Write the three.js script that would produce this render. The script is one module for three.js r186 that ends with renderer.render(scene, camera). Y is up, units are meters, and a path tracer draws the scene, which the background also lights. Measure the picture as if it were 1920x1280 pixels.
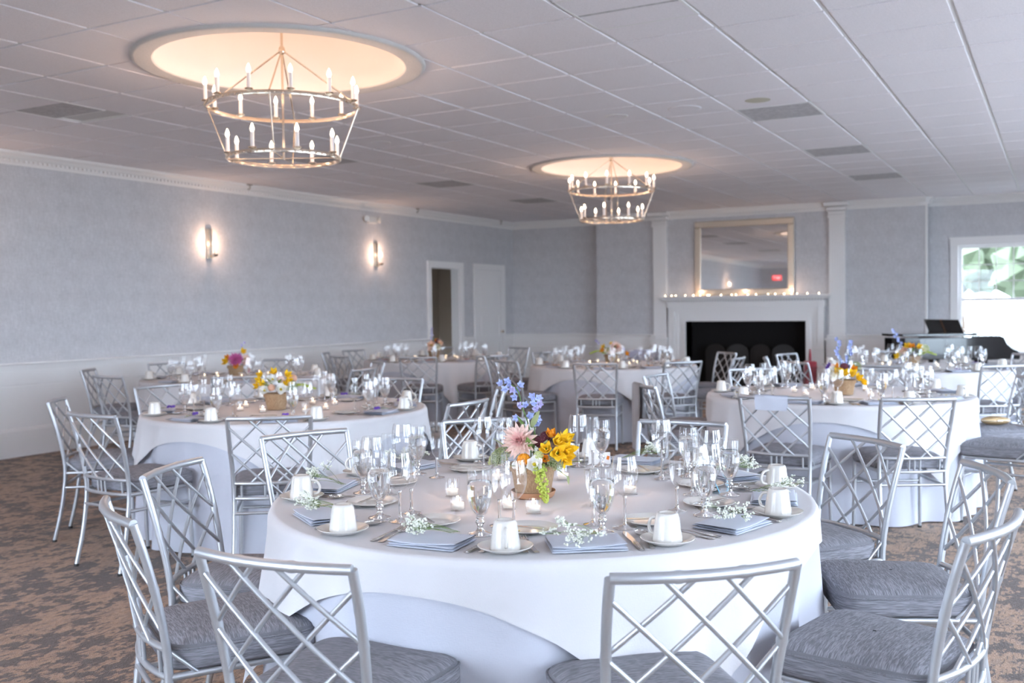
import * as THREE from 'three';
import { mergeGeometries } from 'three/addons/utils/BufferGeometryUtils.js';
import { RoundedBoxGeometry } from 'three/addons/geometries/RoundedBoxGeometry.js';
import { RectAreaLightUniformsLib } from 'three/addons/lights/RectAreaLightUniformsLib.js';
import { Brush, Evaluator, SUBTRACTION } from 'three-bvh-csg';

// ---------------------------------------------------------------- camera, sky, daylight, exposure
RectAreaLightUniformsLib.init();
const scene = new THREE.Scene();
const camera = new THREE.PerspectiveCamera(2 * Math.atan(640 / 1863.917) * 180 / Math.PI, 1920 / 1280, 0.05, 300);
camera.position.set(0, 1.416, 0);
camera.rotation.order = 'YXZ';
camera.rotation.set(-0.0338, 0.5039, -0.0123);
camera.focus = 3.25;
camera.userData.fStop = 3.4;
const renderer = new THREE.WebGLRenderer({ antialias: true });
renderer.toneMapping = THREE.LinearToneMapping;
renderer.toneMappingExposure = 1.0;
renderer.shadowMap.enabled = true;
scene.background = new THREE.Color().setRGB(14.6, 16.8, 20.4);          // bright overcast sky
const DAY = new THREE.Color().setRGB(0.66, 0.82, 1.0);
const DAY_RIGHT = [4, 6, 6, 3, 1], DAY_REAR = 0.4;                                // daylight standing in each window opening
const WARM = new THREE.Color().setRGB(1.0, 0.64, 0.44);

// ---------------------------------------------------------------- helpers
const V = (x, y, z) => new THREE.Vector3(x, y, z);
function rng(seed) { let a = seed >>> 0; return () => { a = (a + 0x6D2B79F5) | 0; let t = Math.imul(a ^ (a >>> 15), 1 | a); t = (t + Math.imul(t ^ (t >>> 7), 61 | t)) ^ t; return ((t ^ (t >>> 14)) >>> 0) / 4294967296; }; }
const used = new Map();
function numbered(name) { const n = used.get(name) ?? 0; used.set(name, n + 1); return n ? name + '_' + String(n).padStart(3, '0') : name; }
function shadows(o) { o.traverse((m) => { if (m.isMesh) { m.castShadow = true; m.receiveShadow = true; } }); return o; }
function thing(name, label, category, pos = [0, 0, 0], turn = 0, group) {
  const o = new THREE.Group(); o.name = numbered(name); o.position.set(...pos); o.rotation.y = turn;
  o.userData = { label, category }; if (group) o.userData.group = group;
  scene.add(o); return o;
}
function part(name, geo, mat, parent) { const m = new THREE.Mesh(geo, mat); m.name = name; m.castShadow = m.receiveShadow = true; parent.add(m); return m; }
function single(name, label, category, geo, mat, pos = [0, 0, 0], turn = 0, group) {
  const m = new THREE.Mesh(geo, mat); m.name = numbered(name); m.position.set(...pos); m.rotation.y = turn; m.castShadow = m.receiveShadow = true;
  m.userData = { label, category }; if (group) m.userData.group = group; scene.add(m); return m;
}
function struct(name, geo, mat, label) {
  const m = geo ? new THREE.Mesh(geo, mat) : new THREE.Group(); m.name = name; m.castShadow = m.receiveShadow = true;
  m.userData = { kind: 'structure', label, category: name.split('_')[0] }; scene.add(m); return m;
}
function copyOf(proto, label, category, group, pos, turn = 0) {
  const c = proto.clone(); c.name = numbered(proto.userData.base); c.position.set(...pos); c.rotation.y = turn;
  c.userData = { label, category }; if (group) c.userData.group = group; scene.add(c); return c;
}
function proto(name) { const g = new THREE.Group(); g.name = name; g.userData = { base: name }; return g; }
const merge = (list) => mergeGeometries(list.map((g) => { const h = g.index ? g.toNonIndexed() : g.clone(); for (const k of Object.keys(h.attributes)) if (!['position', 'normal', 'uv'].includes(k)) h.deleteAttribute(k); return h; }));
const box = (w, h, d, x = 0, y = 0, z = 0) => new THREE.BoxGeometry(w, h, d).translate(x, y, z);
const rbox = (w, h, d, x = 0, y = 0, z = 0, r = 0.004, s = 2) => new RoundedBoxGeometry(w, h, d, s, r).translate(x, y, z);
const lathe = (pts, seg = 32) => new THREE.LatheGeometry(pts.map((p) => new THREE.Vector2(p[0], p[1])), seg);
function smoothPts(ctrl, n) { return new THREE.CatmullRomCurve3(ctrl.map((p) => (p.isVector3 ? p : V(...p)))).getSpacedPoints(n); }
function sweep(pts, rad, rs = 8, squash) {
  const n = pts.length, pos = [], nor = [], uv = [], idx = [];
  let t = pts[1].clone().sub(pts[0]).normalize(), u = Math.abs(t.y) < 0.9 ? V(0, 1, 0) : V(1, 0, 0);
  u.sub(t.clone().multiplyScalar(u.dot(t))).normalize();
  let len = 0;
  for (let i = 0; i < n; i++) {
    const a = pts[Math.max(0, i - 1)], b = pts[Math.min(n - 1, i + 1)];
    t = b.clone().sub(a).normalize();
    u.sub(t.clone().multiplyScalar(u.dot(t))).normalize();
    const w = t.clone().cross(u);
    if (i) len += pts[i].distanceTo(pts[i - 1]);
    const r = typeof rad === 'function' ? rad(i / (n - 1), len) : rad;
    for (let k = 0; k <= rs; k++) {
      const p = (k / rs) * Math.PI * 2, c = Math.cos(p), s = Math.sin(p) * (squash ?? 1);
      const d = u.clone().multiplyScalar(c).add(w.clone().multiplyScalar(s));
      pos.push(pts[i].x + d.x * r, pts[i].y + d.y * r, pts[i].z + d.z * r);
      d.normalize(); nor.push(d.x, d.y, d.z); uv.push(k / rs, len);
    }
  }
  for (let i = 0; i < n - 1; i++) for (let k = 0; k < rs; k++) { const a = i * (rs + 1) + k, b = a + rs + 1; idx.push(a, a + 1, b, b, a + 1, b + 1); }
  for (const [i, f] of [[0, 1], [n - 1, 0]]) {
    const c = pos.length / 3; t = (i ? pts[n - 1].clone().sub(pts[n - 2]) : pts[0].clone().sub(pts[1])).normalize();
    pos.push(pts[i].x, pts[i].y, pts[i].z); nor.push(t.x, t.y, t.z); uv.push(0.5, 0);
    const ring = [];
    for (let k = 0; k <= rs; k++) { const a = (i * (rs + 1) + k) * 3; ring.push(pos.length / 3); pos.push(pos[a], pos[a + 1], pos[a + 2]); nor.push(t.x, t.y, t.z); uv.push(0.5, 0); }
    for (let k = 0; k < rs; k++) f ? idx.push(c, ring[k + 1], ring[k]) : idx.push(c, ring[k], ring[k + 1]);
  }
  const g = new THREE.BufferGeometry();
  g.setAttribute('position', new THREE.Float32BufferAttribute(pos, 3)); g.setAttribute('normal', new THREE.Float32BufferAttribute(nor, 3)); g.setAttribute('uv', new THREE.Float32BufferAttribute(uv, 2));
  g.setIndex(idx); return g;
}
function bamboo(ctrl, r0, r1, nodes, rs = 10, step = 0.007) {
  const c = new THREE.CatmullRomCurve3(ctrl.map((p) => V(...p))), L = c.getLength(), n = Math.max(4, Math.round(L / step));
  return sweep(c.getSpacedPoints(n), (t) => { let k = 1; for (const q of nodes) { const d = (t - q) * L / 0.006; k += 0.2 * Math.exp(-d * d) - 0.07 * Math.exp(-d * d * 14); } return (r0 + (r1 - r0) * t) * k; }, rs);
}
function gridSurface(nu, nv, f, closeU = false) {                    // f(u, v) -> {p:[x,y,z], uv:[s,t]}
  const pos = [], uv = [], idx = [];
  for (let j = 0; j <= nv; j++) for (let i = 0; i <= nu; i++) { const o = f(i / nu, j / nv); pos.push(...o.p); uv.push(...o.uv); }
  for (let j = 0; j < nv; j++) for (let i = 0; i < nu; i++) { const a = j * (nu + 1) + i, b = a + nu + 1; idx.push(a, b, a + 1, b, b + 1, a + 1); }
  const g = new THREE.BufferGeometry();
  g.setAttribute('position', new THREE.Float32BufferAttribute(pos, 3)); g.setAttribute('uv', new THREE.Float32BufferAttribute(uv, 2)); g.setIndex(idx); g.computeVertexNormals();
  if (closeU) { const n = g.attributes.normal; for (let j = 0; j <= nv; j++) { const a = j * (nu + 1), b = a + nu, m = V(n.getX(a) + n.getX(b), n.getY(a) + n.getY(b), n.getZ(a) + n.getZ(b)).normalize(); n.setXYZ(a, m.x, m.y, m.z); n.setXYZ(b, m.x, m.y, m.z); } }
  return g;
}
function extrude(pts, depth, holes = [], bevel = 0) {
  const s = new THREE.Shape(pts.map((p) => new THREE.Vector2(...p)));
  for (const h of holes) s.holes.push(h.isPath ? h : new THREE.Path(h.map((p) => new THREE.Vector2(...p))));
  return new THREE.ExtrudeGeometry(s, { depth, bevelEnabled: bevel > 0, bevelSize: bevel, bevelThickness: bevel, bevelSegments: 2, curveSegments: 48, steps: 1 });
}
const basis = (x, y, z, o) => new THREE.Matrix4().makeBasis(V(...x), V(...y), V(...z)).setPosition(...o);

// ---------------------------------------------------------------- noise and textures
function valueNoise(seed, per) {
  const r = rng(seed), g = new Float32Array(per * per); for (let i = 0; i < g.length; i++) g[i] = r();
  return (x, y) => { x = ((x % per) + per) % per; y = ((y % per) + per) % per; const i = Math.floor(x), j = Math.floor(y), a = x - i, b = y - j, s = a * a * (3 - 2 * a), t = b * b * (3 - 2 * b), i1 = (i + 1) % per, j1 = (j + 1) % per;
    return (g[j * per + i] * (1 - s) + g[j * per + i1] * s) * (1 - t) + (g[j1 * per + i] * (1 - s) + g[j1 * per + i1] * s) * t; };
}
function texture(w, h, f, srgb = true) {
  const d = new Uint8Array(w * h * 4);
  for (let y = 0; y < h; y++) for (let x = 0; x < w; x++) { const c = f(x / w, y / h, x, y), o = (y * w + x) * 4; for (let k = 0; k < 3; k++) d[o + k] = Math.max(0, Math.min(255, c[k])); d[o + 3] = 255; }
  const t = new THREE.DataTexture(d, w, h); t.wrapS = t.wrapT = THREE.RepeatWrapping; t.magFilter = THREE.LinearFilter; t.minFilter = THREE.LinearFilter;
  if (srgb) t.colorSpace = THREE.SRGBColorSpace; t.needsUpdate = true; return t;
}
const scaled = (t, u, v) => { const c = t.clone(); c.repeat.set(u, v); c.needsUpdate = true; return c; };
const mix = (a, b, t) => a.map((x, i) => x + (b[i] - x) * t);
const sst = (a, b, x) => { const t = Math.max(0, Math.min(1, (x - a) / (b - a))); return t * t * (3 - 2 * t); };
function std(rgb, rough, more = {}) { return new THREE.MeshPhysicalMaterial({ color: new THREE.Color().setRGB(...rgb), roughness: rough, ...more }); }

const carpetTex = (() => {
  const n1 = valueNoise(11, 16), n2 = valueNoise(12, 64), n3 = valueNoise(13, 256), n4 = valueNoise(14, 512), n5 = valueNoise(15, 128);
  return texture(2048, 2048, (u, v) => {
    // worn-looking patches of dark pile over a taupe ground, short dark threads run along v
    const wx = u + (n5(u * 128, v * 128) - 0.5) * 0.014, wy = v + (n5(u * 128 + 40, v * 128) - 0.5) * 0.014;
    const big = n1(wx * 16, wy * 14) * 0.36 + n2(wx * 40, wy * 34) * 0.36 + n2(wx * 64 + 11, wy * 64) * 0.28, mid = n5(u * 128, v * 64), fine = n3(u * 256, v * 110), thread = n4(u * 512, v * 160);
    const m = big * 0.66 + mid * 0.18 + fine * 0.16 + (thread - 0.5) * 0.12;
    const dark = sst(0.475, 0.525, m), line = sst(0.68, 0.74, n4(u * 460, v * 70 + 7) * 0.6 + n3(u * 256, v * 46) * 0.4);
    const grain = (n4(u * 870, v * 870) - 0.5) * 34 + (thread - 0.5) * 18;
    let c = mix([170, 140, 117], [102, 90, 85], dark); c = mix(c, [104, 91, 84], line * 0.8 * (1 - dark)); c = mix(c, [150, 127, 112], (1 - dark) * sst(0.42, 0.66, mid) * 0.7);
    return c.map((x) => x + grain);
  });
})();
const carpetBump = (() => { const n = valueNoise(21, 512), m = valueNoise(22, 256); return texture(512, 512, (u, v) => { const h = n(u * 512, v * 512) * 150 + m(u * 256, v * 128) * 100; return [h, h, h]; }, false); })();
const weaveTex = (() => { const a = valueNoise(31, 512), b = valueNoise(32, 256), c = valueNoise(33, 8); return texture(512, 512, (u, v) => { const h = 232 + (a(u * 512, v * 24) - 0.5) * 26 + (a(u * 30 + 9, v * 512) - 0.5) * 20 + (b(u * 256, v * 256) - 0.5) * 12 + (c(u * 8, v * 8) - 0.5) * 8; return [h, h, h]; }); })();
const tileTex = (() => { const a = valueNoise(41, 256), b = valueNoise(42, 128); return texture(256, 256, (u, v) => { const h = 246 - 16 * sst(0.62, 0.9, a(u * 256, v * 256)) + (b(u * 128, v * 128) - 0.5) * 8; return [h, h, h]; }); })();
const streakTex = (() => { const a = valueNoise(51, 256), b = valueNoise(52, 512), c = valueNoise(53, 128); return texture(1024, 1024, (u, v) => {
  const k = a(u * 20, v * 256) * 0.5 + b(u * 36, v * 512) * 0.5, w = c(u * 12, v * 128); const t = sst(0.30, 0.72, k * 0.75 + w * 0.25); return mix([122, 121, 124], [172, 171, 175], t); }); })();
const clothBump = (() => { const a = valueNoise(61, 512); return texture(512, 512, (u, v) => { const h = 128 + (a(u * 512, v * 60) - 0.5) * 90 + (a(u * 60, v * 512) - 0.5) * 90; return [h, h, h]; }, false); })();
const clayTex = (() => { const a = valueNoise(71, 32), b = valueNoise(72, 128); return texture(256, 256, (u, v) => { const t = a(u * 32, v * 20) * 0.6 + b(u * 128, v * 128) * 0.4; return mix([128, 104, 80], [176, 152, 122], t); }); })();
const ventTex = (() => { const a = valueNoise(81, 16), b = valueNoise(82, 64); return texture(256, 256, (u, v) => { const t = a(u * 16, v * 16) * 0.6 + b(u * 64, v * 64) * 0.4; return mix([168, 167, 170], [206, 205, 206], t); }); })();

const M = {
  wall: std([0.74, 0.735, 0.755], 0.9, { map: scaled(weaveTex, 1.1, 1.1) }),
  trim: std([0.86, 0.85, 0.84], 0.42),
  ceilingBack: std([0.62, 0.62, 0.62], 0.9),
  tile: std([0.93, 0.905, 0.935], 0.93, { map: scaled(tileTex, 2.2, 2.2) }),
  tee: std([0.80, 0.80, 0.79], 0.5),
  plaster: std([0.76, 0.74, 0.72], 0.9, { map: scaled(tileTex, 3, 3), bumpMap: scaled(tileTex, 3, 3), bumpScale: 0.004 }),
  dome: std([0.66, 0.62, 0.60], 0.8),
  vent: std([1, 1, 1], 0.85, { map: scaled(ventTex, 1.6, 1.6) }),
  carpet: std([1, 1, 1], 0.95, { map: scaled(carpetTex, 0.42, 0.42), bumpMap: scaled(carpetBump, 1.6, 1.6), bumpScale: 0.006, sheen: 0.3, sheenRoughness: 0.5, sheenColor: new THREE.Color(0.9, 0.9, 0.9) }),
  silver: std([0.55, 0.57, 0.595], 0.40, { metalness: 0.8 }),
  rubber: std([0.03, 0.03, 0.03], 0.7),
  cushion: std([0.72, 0.72, 0.76], 0.82, { map: scaled(streakTex, 3.0, 3.0), bumpMap: scaled(streakTex, 3.0, 3.0), bumpScale: 0.0012, sheen: 0.3, sheenRoughness: 0.5 }),
  cloth: std([0.66, 0.645, 0.655], 0.85, { bumpMap: scaled(clothBump, 2.5, 2.5), bumpScale: 0.0006, sheen: 0.2 }),
  underCloth: std([0.53, 0.54, 0.60], 0.85, { bumpMap: scaled(clothBump, 2.5, 2.5), bumpScale: 0.0006, sheen: 0.2 }),
  napkin: std([0.58, 0.61, 0.69], 0.88, { bumpMap: scaled(clothBump, 8, 8), bumpScale: 0.0005 }),
  china: std([0.72, 0.69, 0.64], 0.22, { clearcoat: 0.6, clearcoatRoughness: 0.08 }),
  steel: std([0.62, 0.60, 0.58], 0.16, { metalness: 1 }),
  nickel: std([0.80, 0.70, 0.58], 0.16, { metalness: 1 }),
  darkMetal: std([0.30, 0.25, 0.20], 0.3, { metalness: 1 }),
  glass: std([1, 1, 1], 0.0, { transmission: 1, thickness: 0, ior: 1.5 }),
  pane: std([0.97, 0.99, 1], 0.0, { transmission: 1, thickness: 0, ior: 1.45 }),
  solidGlass: std([1, 1, 1], 0.0, { transmission: 1, thickness: 0.01, ior: 1.5 }),
  water: std([1, 1, 1], 0.0, { transmission: 1, thickness: 0.05, ior: 1.33 }),
  wax: std([0.86, 0.82, 0.74], 0.5),
  candleSleeve: std([0.82, 0.80, 0.80], 0.5),
  flame: std([1, 0.8, 0.5], 0.5, { emissive: new THREE.Color().setRGB(1, 0.72, 0.42), emissiveIntensity: 9 }),
  bulb: std([1, 0.9, 0.75], 0.4, { emissive: new THREE.Color().setRGB(1, 0.80, 0.55), emissiveIntensity: 14 }),
  tinyBulb: std([1, 0.9, 0.7], 0.4, { emissive: new THREE.Color().setRGB(1, 0.78, 0.50), emissiveIntensity: 12 }),
  lens: std([1, 0.95, 0.9], 0.4, { emissive: new THREE.Color().setRGB(1, 0.86, 0.68), emissiveIntensity: 1.6 }),
  clay: std([1, 1, 1], 0.92, { map: scaled(clayTex, 5, 5), bumpMap: scaled(clayTex, 5, 5), bumpScale: 0.002 }),
  terracotta: std([0.42, 0.23, 0.135], 0.9, { bumpMap: scaled(clayTex, 8, 8), bumpScale: 0.002 }),
  black: std([0.010, 0.010, 0.011], 0.12, { clearcoat: 1, clearcoatRoughness: 0.04 }),
  soot: std([0.004, 0.0035, 0.0035], 0.95),
  iron: std([0.008, 0.0075, 0.0075], 0.55),
  champagne: std([0.60, 0.53, 0.44], 0.35, { metalness: 0.55 }),
  mirror: std([0.86, 0.87, 0.87], 0.02, { metalness: 1 }),
  plastic: std([0.78, 0.77, 0.74], 0.4),
  brown: std([0.22, 0.12, 0.06], 0.5),
};

// ================================================================ ROOM SHELL
const XL = -9.06, XR = 3.4, ZB = -16.5, ZC = -16.2, ZF = 2.0, CEIL = 3.019;
const BX0 = -7.2, BX1 = -1.77;                                         // chimney breast
const SIDES = { L: { a: [0, 0, 1], n: [-1, 0, 0] }, B: { a: [-1, 0, 0], n: [0, 0, -1] }, R: { a: [0, 0, -1], n: [1, 0, 0] }, F: { a: [1, 0, 0], n: [0, 0, 1] } };
function makeWall(name, side, at, w0, w1, openings, label, thick = 0.16, mat = M.wall, h = CEIL + 0.05) {
  const s = SIDES[side], flip = side === 'B' || side === 'R', cv = (w) => (flip ? -w : w);
  let a0 = Math.min(cv(w0), cv(w1)), a1 = Math.max(cv(w0), cv(w1));
  const outline = [[a0, 0]], holes = [];
  const ops = openings.map((o) => ({ a0: Math.min(cv(o[0]), cv(o[1])), a1: Math.max(cv(o[0]), cv(o[1])), y0: o[2], y1: o[3] })).sort((p, q) => p.a0 - q.a0);
  for (const o of ops) if (o.y0 <= 0) outline.push([o.a0, 0], [o.a0, o.y1], [o.a1, o.y1], [o.a1, 0]); else holes.push([[o.a0, o.y0], [o.a1, o.y0], [o.a1, o.y1], [o.a0, o.y1]]);
  outline.push([a1, 0], [a1, h], [a0, h]);
  const g = extrude(outline, thick, holes);
  const o = side === 'L' || side === 'R' ? [at, 0, 0] : [0, 0, at];
  g.applyMatrix4(basis(s.a, [0, 1, 0], s.n, o));
  return struct(name, g, mat, label);
}
function moulding(n, at, w0, w1, profile) {                            // profile: [distance from the wall, height]; runs from w0 to w1 along the wall
  const len = Math.abs(w1 - w0), g = extrude(profile, len), nv = V(...n), z = nv.clone().cross(V(0, 1, 0));
  let o; if (n[0]) o = [at, 0, z.z > 0 ? Math.min(w0, w1) : Math.max(w0, w1)]; else o = [z.x > 0 ? Math.min(w0, w1) : Math.max(w0, w1), 0, at];
  return g.applyMatrix4(basis(n, [0, 1, 0], [z.x, z.y, z.z], o));
}
// floor and ceiling slab
struct('floor', new THREE.PlaneGeometry(XR - XL + 1, ZF - ZB + 0.6).rotateX(-Math.PI / 2), M.carpet, 'tan and charcoal mottled carpet').position.set((XR + XL) / 2, 0, (ZF + ZB) / 2);
scene.children.at(-1).geometry.attributes.uv.array.forEach((v, i, a) => { a[i] = i % 2 ? v * (ZF - ZB + 0.6) : v * (XR - XL + 1); });
struct('floor_slab', box(XR - XL + 1, 0.2, ZF - ZB + 0.6, (XR + XL) / 2, -0.105, (ZF + ZB) / 2), M.ceilingBack, 'concrete floor below the carpet');

const DOMES = [[-4.43, -4.99], [-4.50, -10.56]], DOME_R = 0.80, RING_R = 0.92;
const ceilShape = [[XL - 0.2, -ZF - 0.2], [XR + 0.2, -ZF - 0.2], [XR + 0.2, -ZB + 0.4], [XL - 0.2, -ZB + 0.4]];
const ceilHoles = DOMES.map(([x, z]) => { const p = new THREE.Path(); p.absarc(x, -z, DOME_R + 0.02, 0, Math.PI * 2, true); p.isPath = true; return p; });
const ceiling = struct('ceiling', extrude(ceilShape, 0.12, ceilHoles).rotateX(-Math.PI / 2).translate(0, CEIL + 0.012, 0), M.ceilingBack, 'suspended white tile ceiling');
// rotateX(-90) maps shape y to -z, so shape y = -z keeps places
const TS = 0.61, U0 = -0.521, V0 = -5.648;
const camM = (() => { camera.updateMatrixWorld(); camera.updateProjectionMatrix(); return camera.projectionMatrix.clone().multiply(camera.matrixWorldInverse.copy(camera.matrixWorld).invert()); })();
function pixelArea(x, z) { const c = [[0, 0], [TS, 0], [TS, TS], [0, TS]].map(([a, b]) => V(x + a, CEIL, z + b).applyMatrix4(camM)); let s = 0, inside = 0; const dv = V(x + TS / 2, CEIL, z + TS / 2).sub(camera.position); const fwd = V(-Math.sin(0.5039), 0, -Math.cos(0.5039)); if (dv.dot(fwd) < 0.3) return 0; for (let i = 0; i < 4; i++) { const p = c[i], q = c[(i + 1) % 4]; s += p.x * q.y - q.x * p.y; if (Math.abs(p.x) < 1.02 && Math.abs(p.y) < 1.02) inside++; } return inside ? Math.abs(s) : 0; }
const tileGeo = (w, d) => { const g = extrude([[-w / 2 + 0.008, -d / 2 + 0.008], [w / 2 - 0.008, -d / 2 + 0.008], [w / 2 - 0.008, d / 2 - 0.008], [-w / 2 + 0.008, d / 2 - 0.008]], 0.010, [], 0.003); return g.rotateX(-Math.PI / 2).translate(0, -0.004, 0); };
const fullTile = tileGeo(TS - 0.018, TS - 0.018);
const vents = [[-2.046, -5.04], [-2.046, -8.393], [-2.046, -10.833], [-2.046, -13.273], [-6.926, -5.10], [-6.926, -8.393], [-6.926, -10.833], [-6.926, -13.273]];
const isVent = (x, z) => vents.some(([a, b]) => Math.abs(a - x) < 0.25 && Math.abs(b - z) < 0.25);
const csg = new Evaluator(); csg.useGroups = false;
const tiles = [];
for (let i = -15; i <= 6; i++) for (let j = -14; j <= 18; j++) {
  let x0 = U0 + i * TS, x1 = x0 + TS, z1 = V0 - j * TS, z0 = z1 - TS;
  x0 = Math.max(x0, XL); x1 = Math.min(x1, XR); z0 = Math.max(z0, ZB); z1 = Math.min(z1, ZF);
  if (x1 - x0 < 0.05 || z1 - z0 < 0.05) continue;
  const cx = (x0 + x1) / 2, cz = (z0 + z1) / 2; if (isVent(cx, cz)) continue;
  let geo = x1 - x0 > TS - 0.01 && z1 - z0 > TS - 0.01 ? fullTile : tileGeo(x1 - x0 - 0.012, z1 - z0 - 0.012), gone = false;
  for (const [dx, dz] of DOMES) {
    const far = Math.hypot(Math.abs(cx - dx) + (x1 - x0) / 2, Math.abs(cz - dz) + (z1 - z0) / 2), near = Math.hypot(Math.max(0, Math.abs(cx - dx) - (x1 - x0) / 2), Math.max(0, Math.abs(cz - dz) - (z1 - z0) / 2));
    if (far < DOME_R + 0.05) gone = true; else if (near < DOME_R + 0.06) {
      const a = new Brush(new THREE.BoxGeometry(x1 - x0 - 0.012, 0.014, z1 - z0 - 0.012)), b = new Brush(new THREE.CylinderGeometry(DOME_R + 0.05, DOME_R + 0.05, 0.2, 64)); b.position.set(dx - cx, 0, dz - cz); a.updateMatrixWorld(); b.updateMatrixWorld();
      const r = csg.evaluate(a, b, SUBTRACTION); geo = r.geometry; if (!geo.attributes.position.count) gone = true;
    }
  }
  if (!gone) tiles.push({ geo, x: cx, z: cz, a: pixelArea(x0, z0) });
}
tiles.sort((p, q) => q.a - p.a);
tiles.slice(0, 300).forEach((t, k) => { const m = part(k ? 'ceiling_tile_' + String(k).padStart(3, '0') : 'ceiling_tile', t.geo, M.tile, ceiling); m.position.set(t.x, CEIL + 0.002, t.z); });
{ const m = part('ceiling_tiles_beyond', merge(tiles.slice(300).map((t) => t.geo.clone().translate(t.x, CEIL + 0.002, t.z))), M.tile, ceiling); m.userData.kind = 'stuff'; }
function teeRun(fixed, lo, hi, alongZ) {
  let segs = [[lo, hi]];
  for (const [dx, dz] of DOMES) { const off = Math.abs(fixed - (alongZ ? dx : dz)), R = DOME_R + 0.05; if (off < R) { const hlf = Math.sqrt(R * R - off * off), c = alongZ ? dz : dx; segs = segs.flatMap(([a, b]) => [[a, Math.min(b, c - hlf)], [Math.max(a, c + hlf), b]]).filter(([a, b]) => b - a > 0.02); } }
  return segs.map(([a, b]) => (alongZ ? box(0.026, 0.008, b - a, fixed, CEIL + 0.008, (a + b) / 2) : box(b - a, 0.008, 0.026, (a + b) / 2, CEIL + 0.008, fixed)));
}
{ let n = 0; const nm = () => (n++ ? 'ceiling_tee_' + String(n - 1).padStart(3, '0') : 'ceiling_tee');
  for (let i = -14; i <= 7; i++) { const x = U0 + i * TS; if (x > XL && x < XR) part(nm(), merge(teeRun(x, ZB, ZF, true)), M.tee, ceiling); }
  for (let j = -13; j <= 18; j++) { const z = V0 - j * TS; if (z > ZB && z < ZF) part(nm(), merge(teeRun(z, XL, XR, false)), M.tee, ceiling); } }
vents.forEach(([x, z], k) => {
  const g = thing('ceiling_vent', 'square grey perforated air return panel in the tile ceiling', 'vent', [x, CEIL, z], 0, 'grey return panels in the ceiling');
  part('panel', rbox(0.585, 0.012, 0.585, 0, 0.002, 0, 0.003), M.vent, g);
  part('frame', merge([box(0.6, 0.012, 0.014, 0, 0.0, 0.295), box(0.6, 0.012, 0.014, 0, 0.0, -0.295), box(0.014, 0.012, 0.6, 0.295, 0.0, 0), box(0.014, 0.012, 0.6, -0.295, 0.0, 0)]), M.tee, g);
});
{ const speakerGeo = lathe([[0, -0.006], [0.10, -0.006], [0.12, -0.009], [0.135, -0.006], [0.137, 0.004], [0, 0.004]], 36);
  for (const [x, z] of [[-2.676, -7.80], [-7.61, -13.35], [-1.43, -13.37]]) single('ceiling_speaker', 'round white speaker grille in the tile ceiling', 'speaker', speakerGeo, M.tile, [x, CEIL - 0.002, z], 0, 'round grilles in the ceiling');
  single('ceiling_cover', 'round cream cover plate beside a grey return panel in the ceiling', 'cover', lathe([[0, -0.005], [0.085, -0.005], [0.098, -0.003], [0.10, 0.004], [0, 0.004]], 36), std([0.52, 0.50, 0.40], 0.7), [-2.08, CEIL - 0.002, -7.80]); }
for (const [x, z] of [[-3.27, -7.80], [-5.71, -7.80], [-3.27, -13.35], [-5.71, -13.35], [-3.27, -2.2], [-5.71, -2.2]]) {
  const g = thing('recessed_light', 'round recessed downlight glowing in the tile ceiling', 'downlight', [x, CEIL, z], 0, 'recessed downlights in the ceiling');
  part('trim', lathe([[0.078, -0.007], [0.082, -0.010], [0.095, -0.008], [0.098, 0], [0.078, 0.01]], 32), M.tee, g);
  part('lamp_lens', new THREE.CircleGeometry(0.079, 32).rotateX(Math.PI / 2).translate(0, -0.004, 0), M.lens, g);
  const s = new THREE.SpotLight(new THREE.Color().setRGB(1, 0.74, 0.60), 3.6, 0, 1.0, 0.6, 2); s.position.set(x, CEIL - 0.02, z); s.target.position.set(x, 0, z); s.castShadow = true; s.shadow.radius = 3; scene.add(s, s.target);
}
// medallions: plaster ring round a shallow plaster dome
DOMES.forEach(([x, z], k) => {
  const g = struct('ceiling_dome_' + (k + 1), null, null, 'round recessed ceiling dome with a textured plaster ring'); g.position.set(x, CEIL, z); g.userData.category = 'dome';
  part('ring', lathe([[DOME_R, -0.02], [DOME_R + 0.10, -0.024], [RING_R, -0.020], [RING_R + 0.012, 0.0], [RING_R + 0.012, 0.004], [DOME_R - 0.012, 0.012], [DOME_R - 0.012, -0.012], [DOME_R, -0.02]], 96), M.plaster, g);
  const prof = []; for (let i = 0; i <= 14; i++) { const t = i / 14 * Math.PI / 2; prof.push([(DOME_R - 0.012) * Math.cos(t), -0.01 + 0.34 * Math.sin(t)]); }
  part('dome', lathe(prof, 72), M.dome, g);
});
// ---------------------------------------------------------------- walls
const winL = [-1.36, -0.32, 0.64, 2.275];
const rightWins = [-11.4, -8.6, -5.8, -3.0, -0.2], WIN_W = 2.0, WIN_Y0 = 0.45, WIN_Y1 = 2.5;
const rearWins = [-5.4, -2.8];
const DOOR1 = [-13.68, -14.58], DOOR2 = [-15.12, -16.02], DOOR_H = 2.10;
makeWall('wall_left', 'L', XL, ZB - 0.2, ZF + 0.2, [[DOOR1[0], DOOR1[1], 0, DOOR_H]], 'long grey woven-paper wall');
makeWall('wall_back', 'B', ZB, XL - 0.2, XR + 0.2, [[winL[0], winL[1], winL[2], winL[3]], [winL[0] + 1.3, winL[1] + 1.3, winL[2], winL[3]]], 'grey papered end wall with the window');
const FB = [-5.55, -3.55, 1.15];
makeWall('wall_chimney_breast', 'B', ZC, BX0, BX1, [[FB[0], FB[1], 0, FB[2]]], 'grey papered chimney breast', 0.29);
makeWall('wall_right', 'R', XR, ZB - 0.2, ZF + 0.2, rightWins.map((z) => [z - WIN_W / 2, z + WIN_W / 2, WIN_Y0, WIN_Y1]), 'grey window wall facing the tables');
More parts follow.
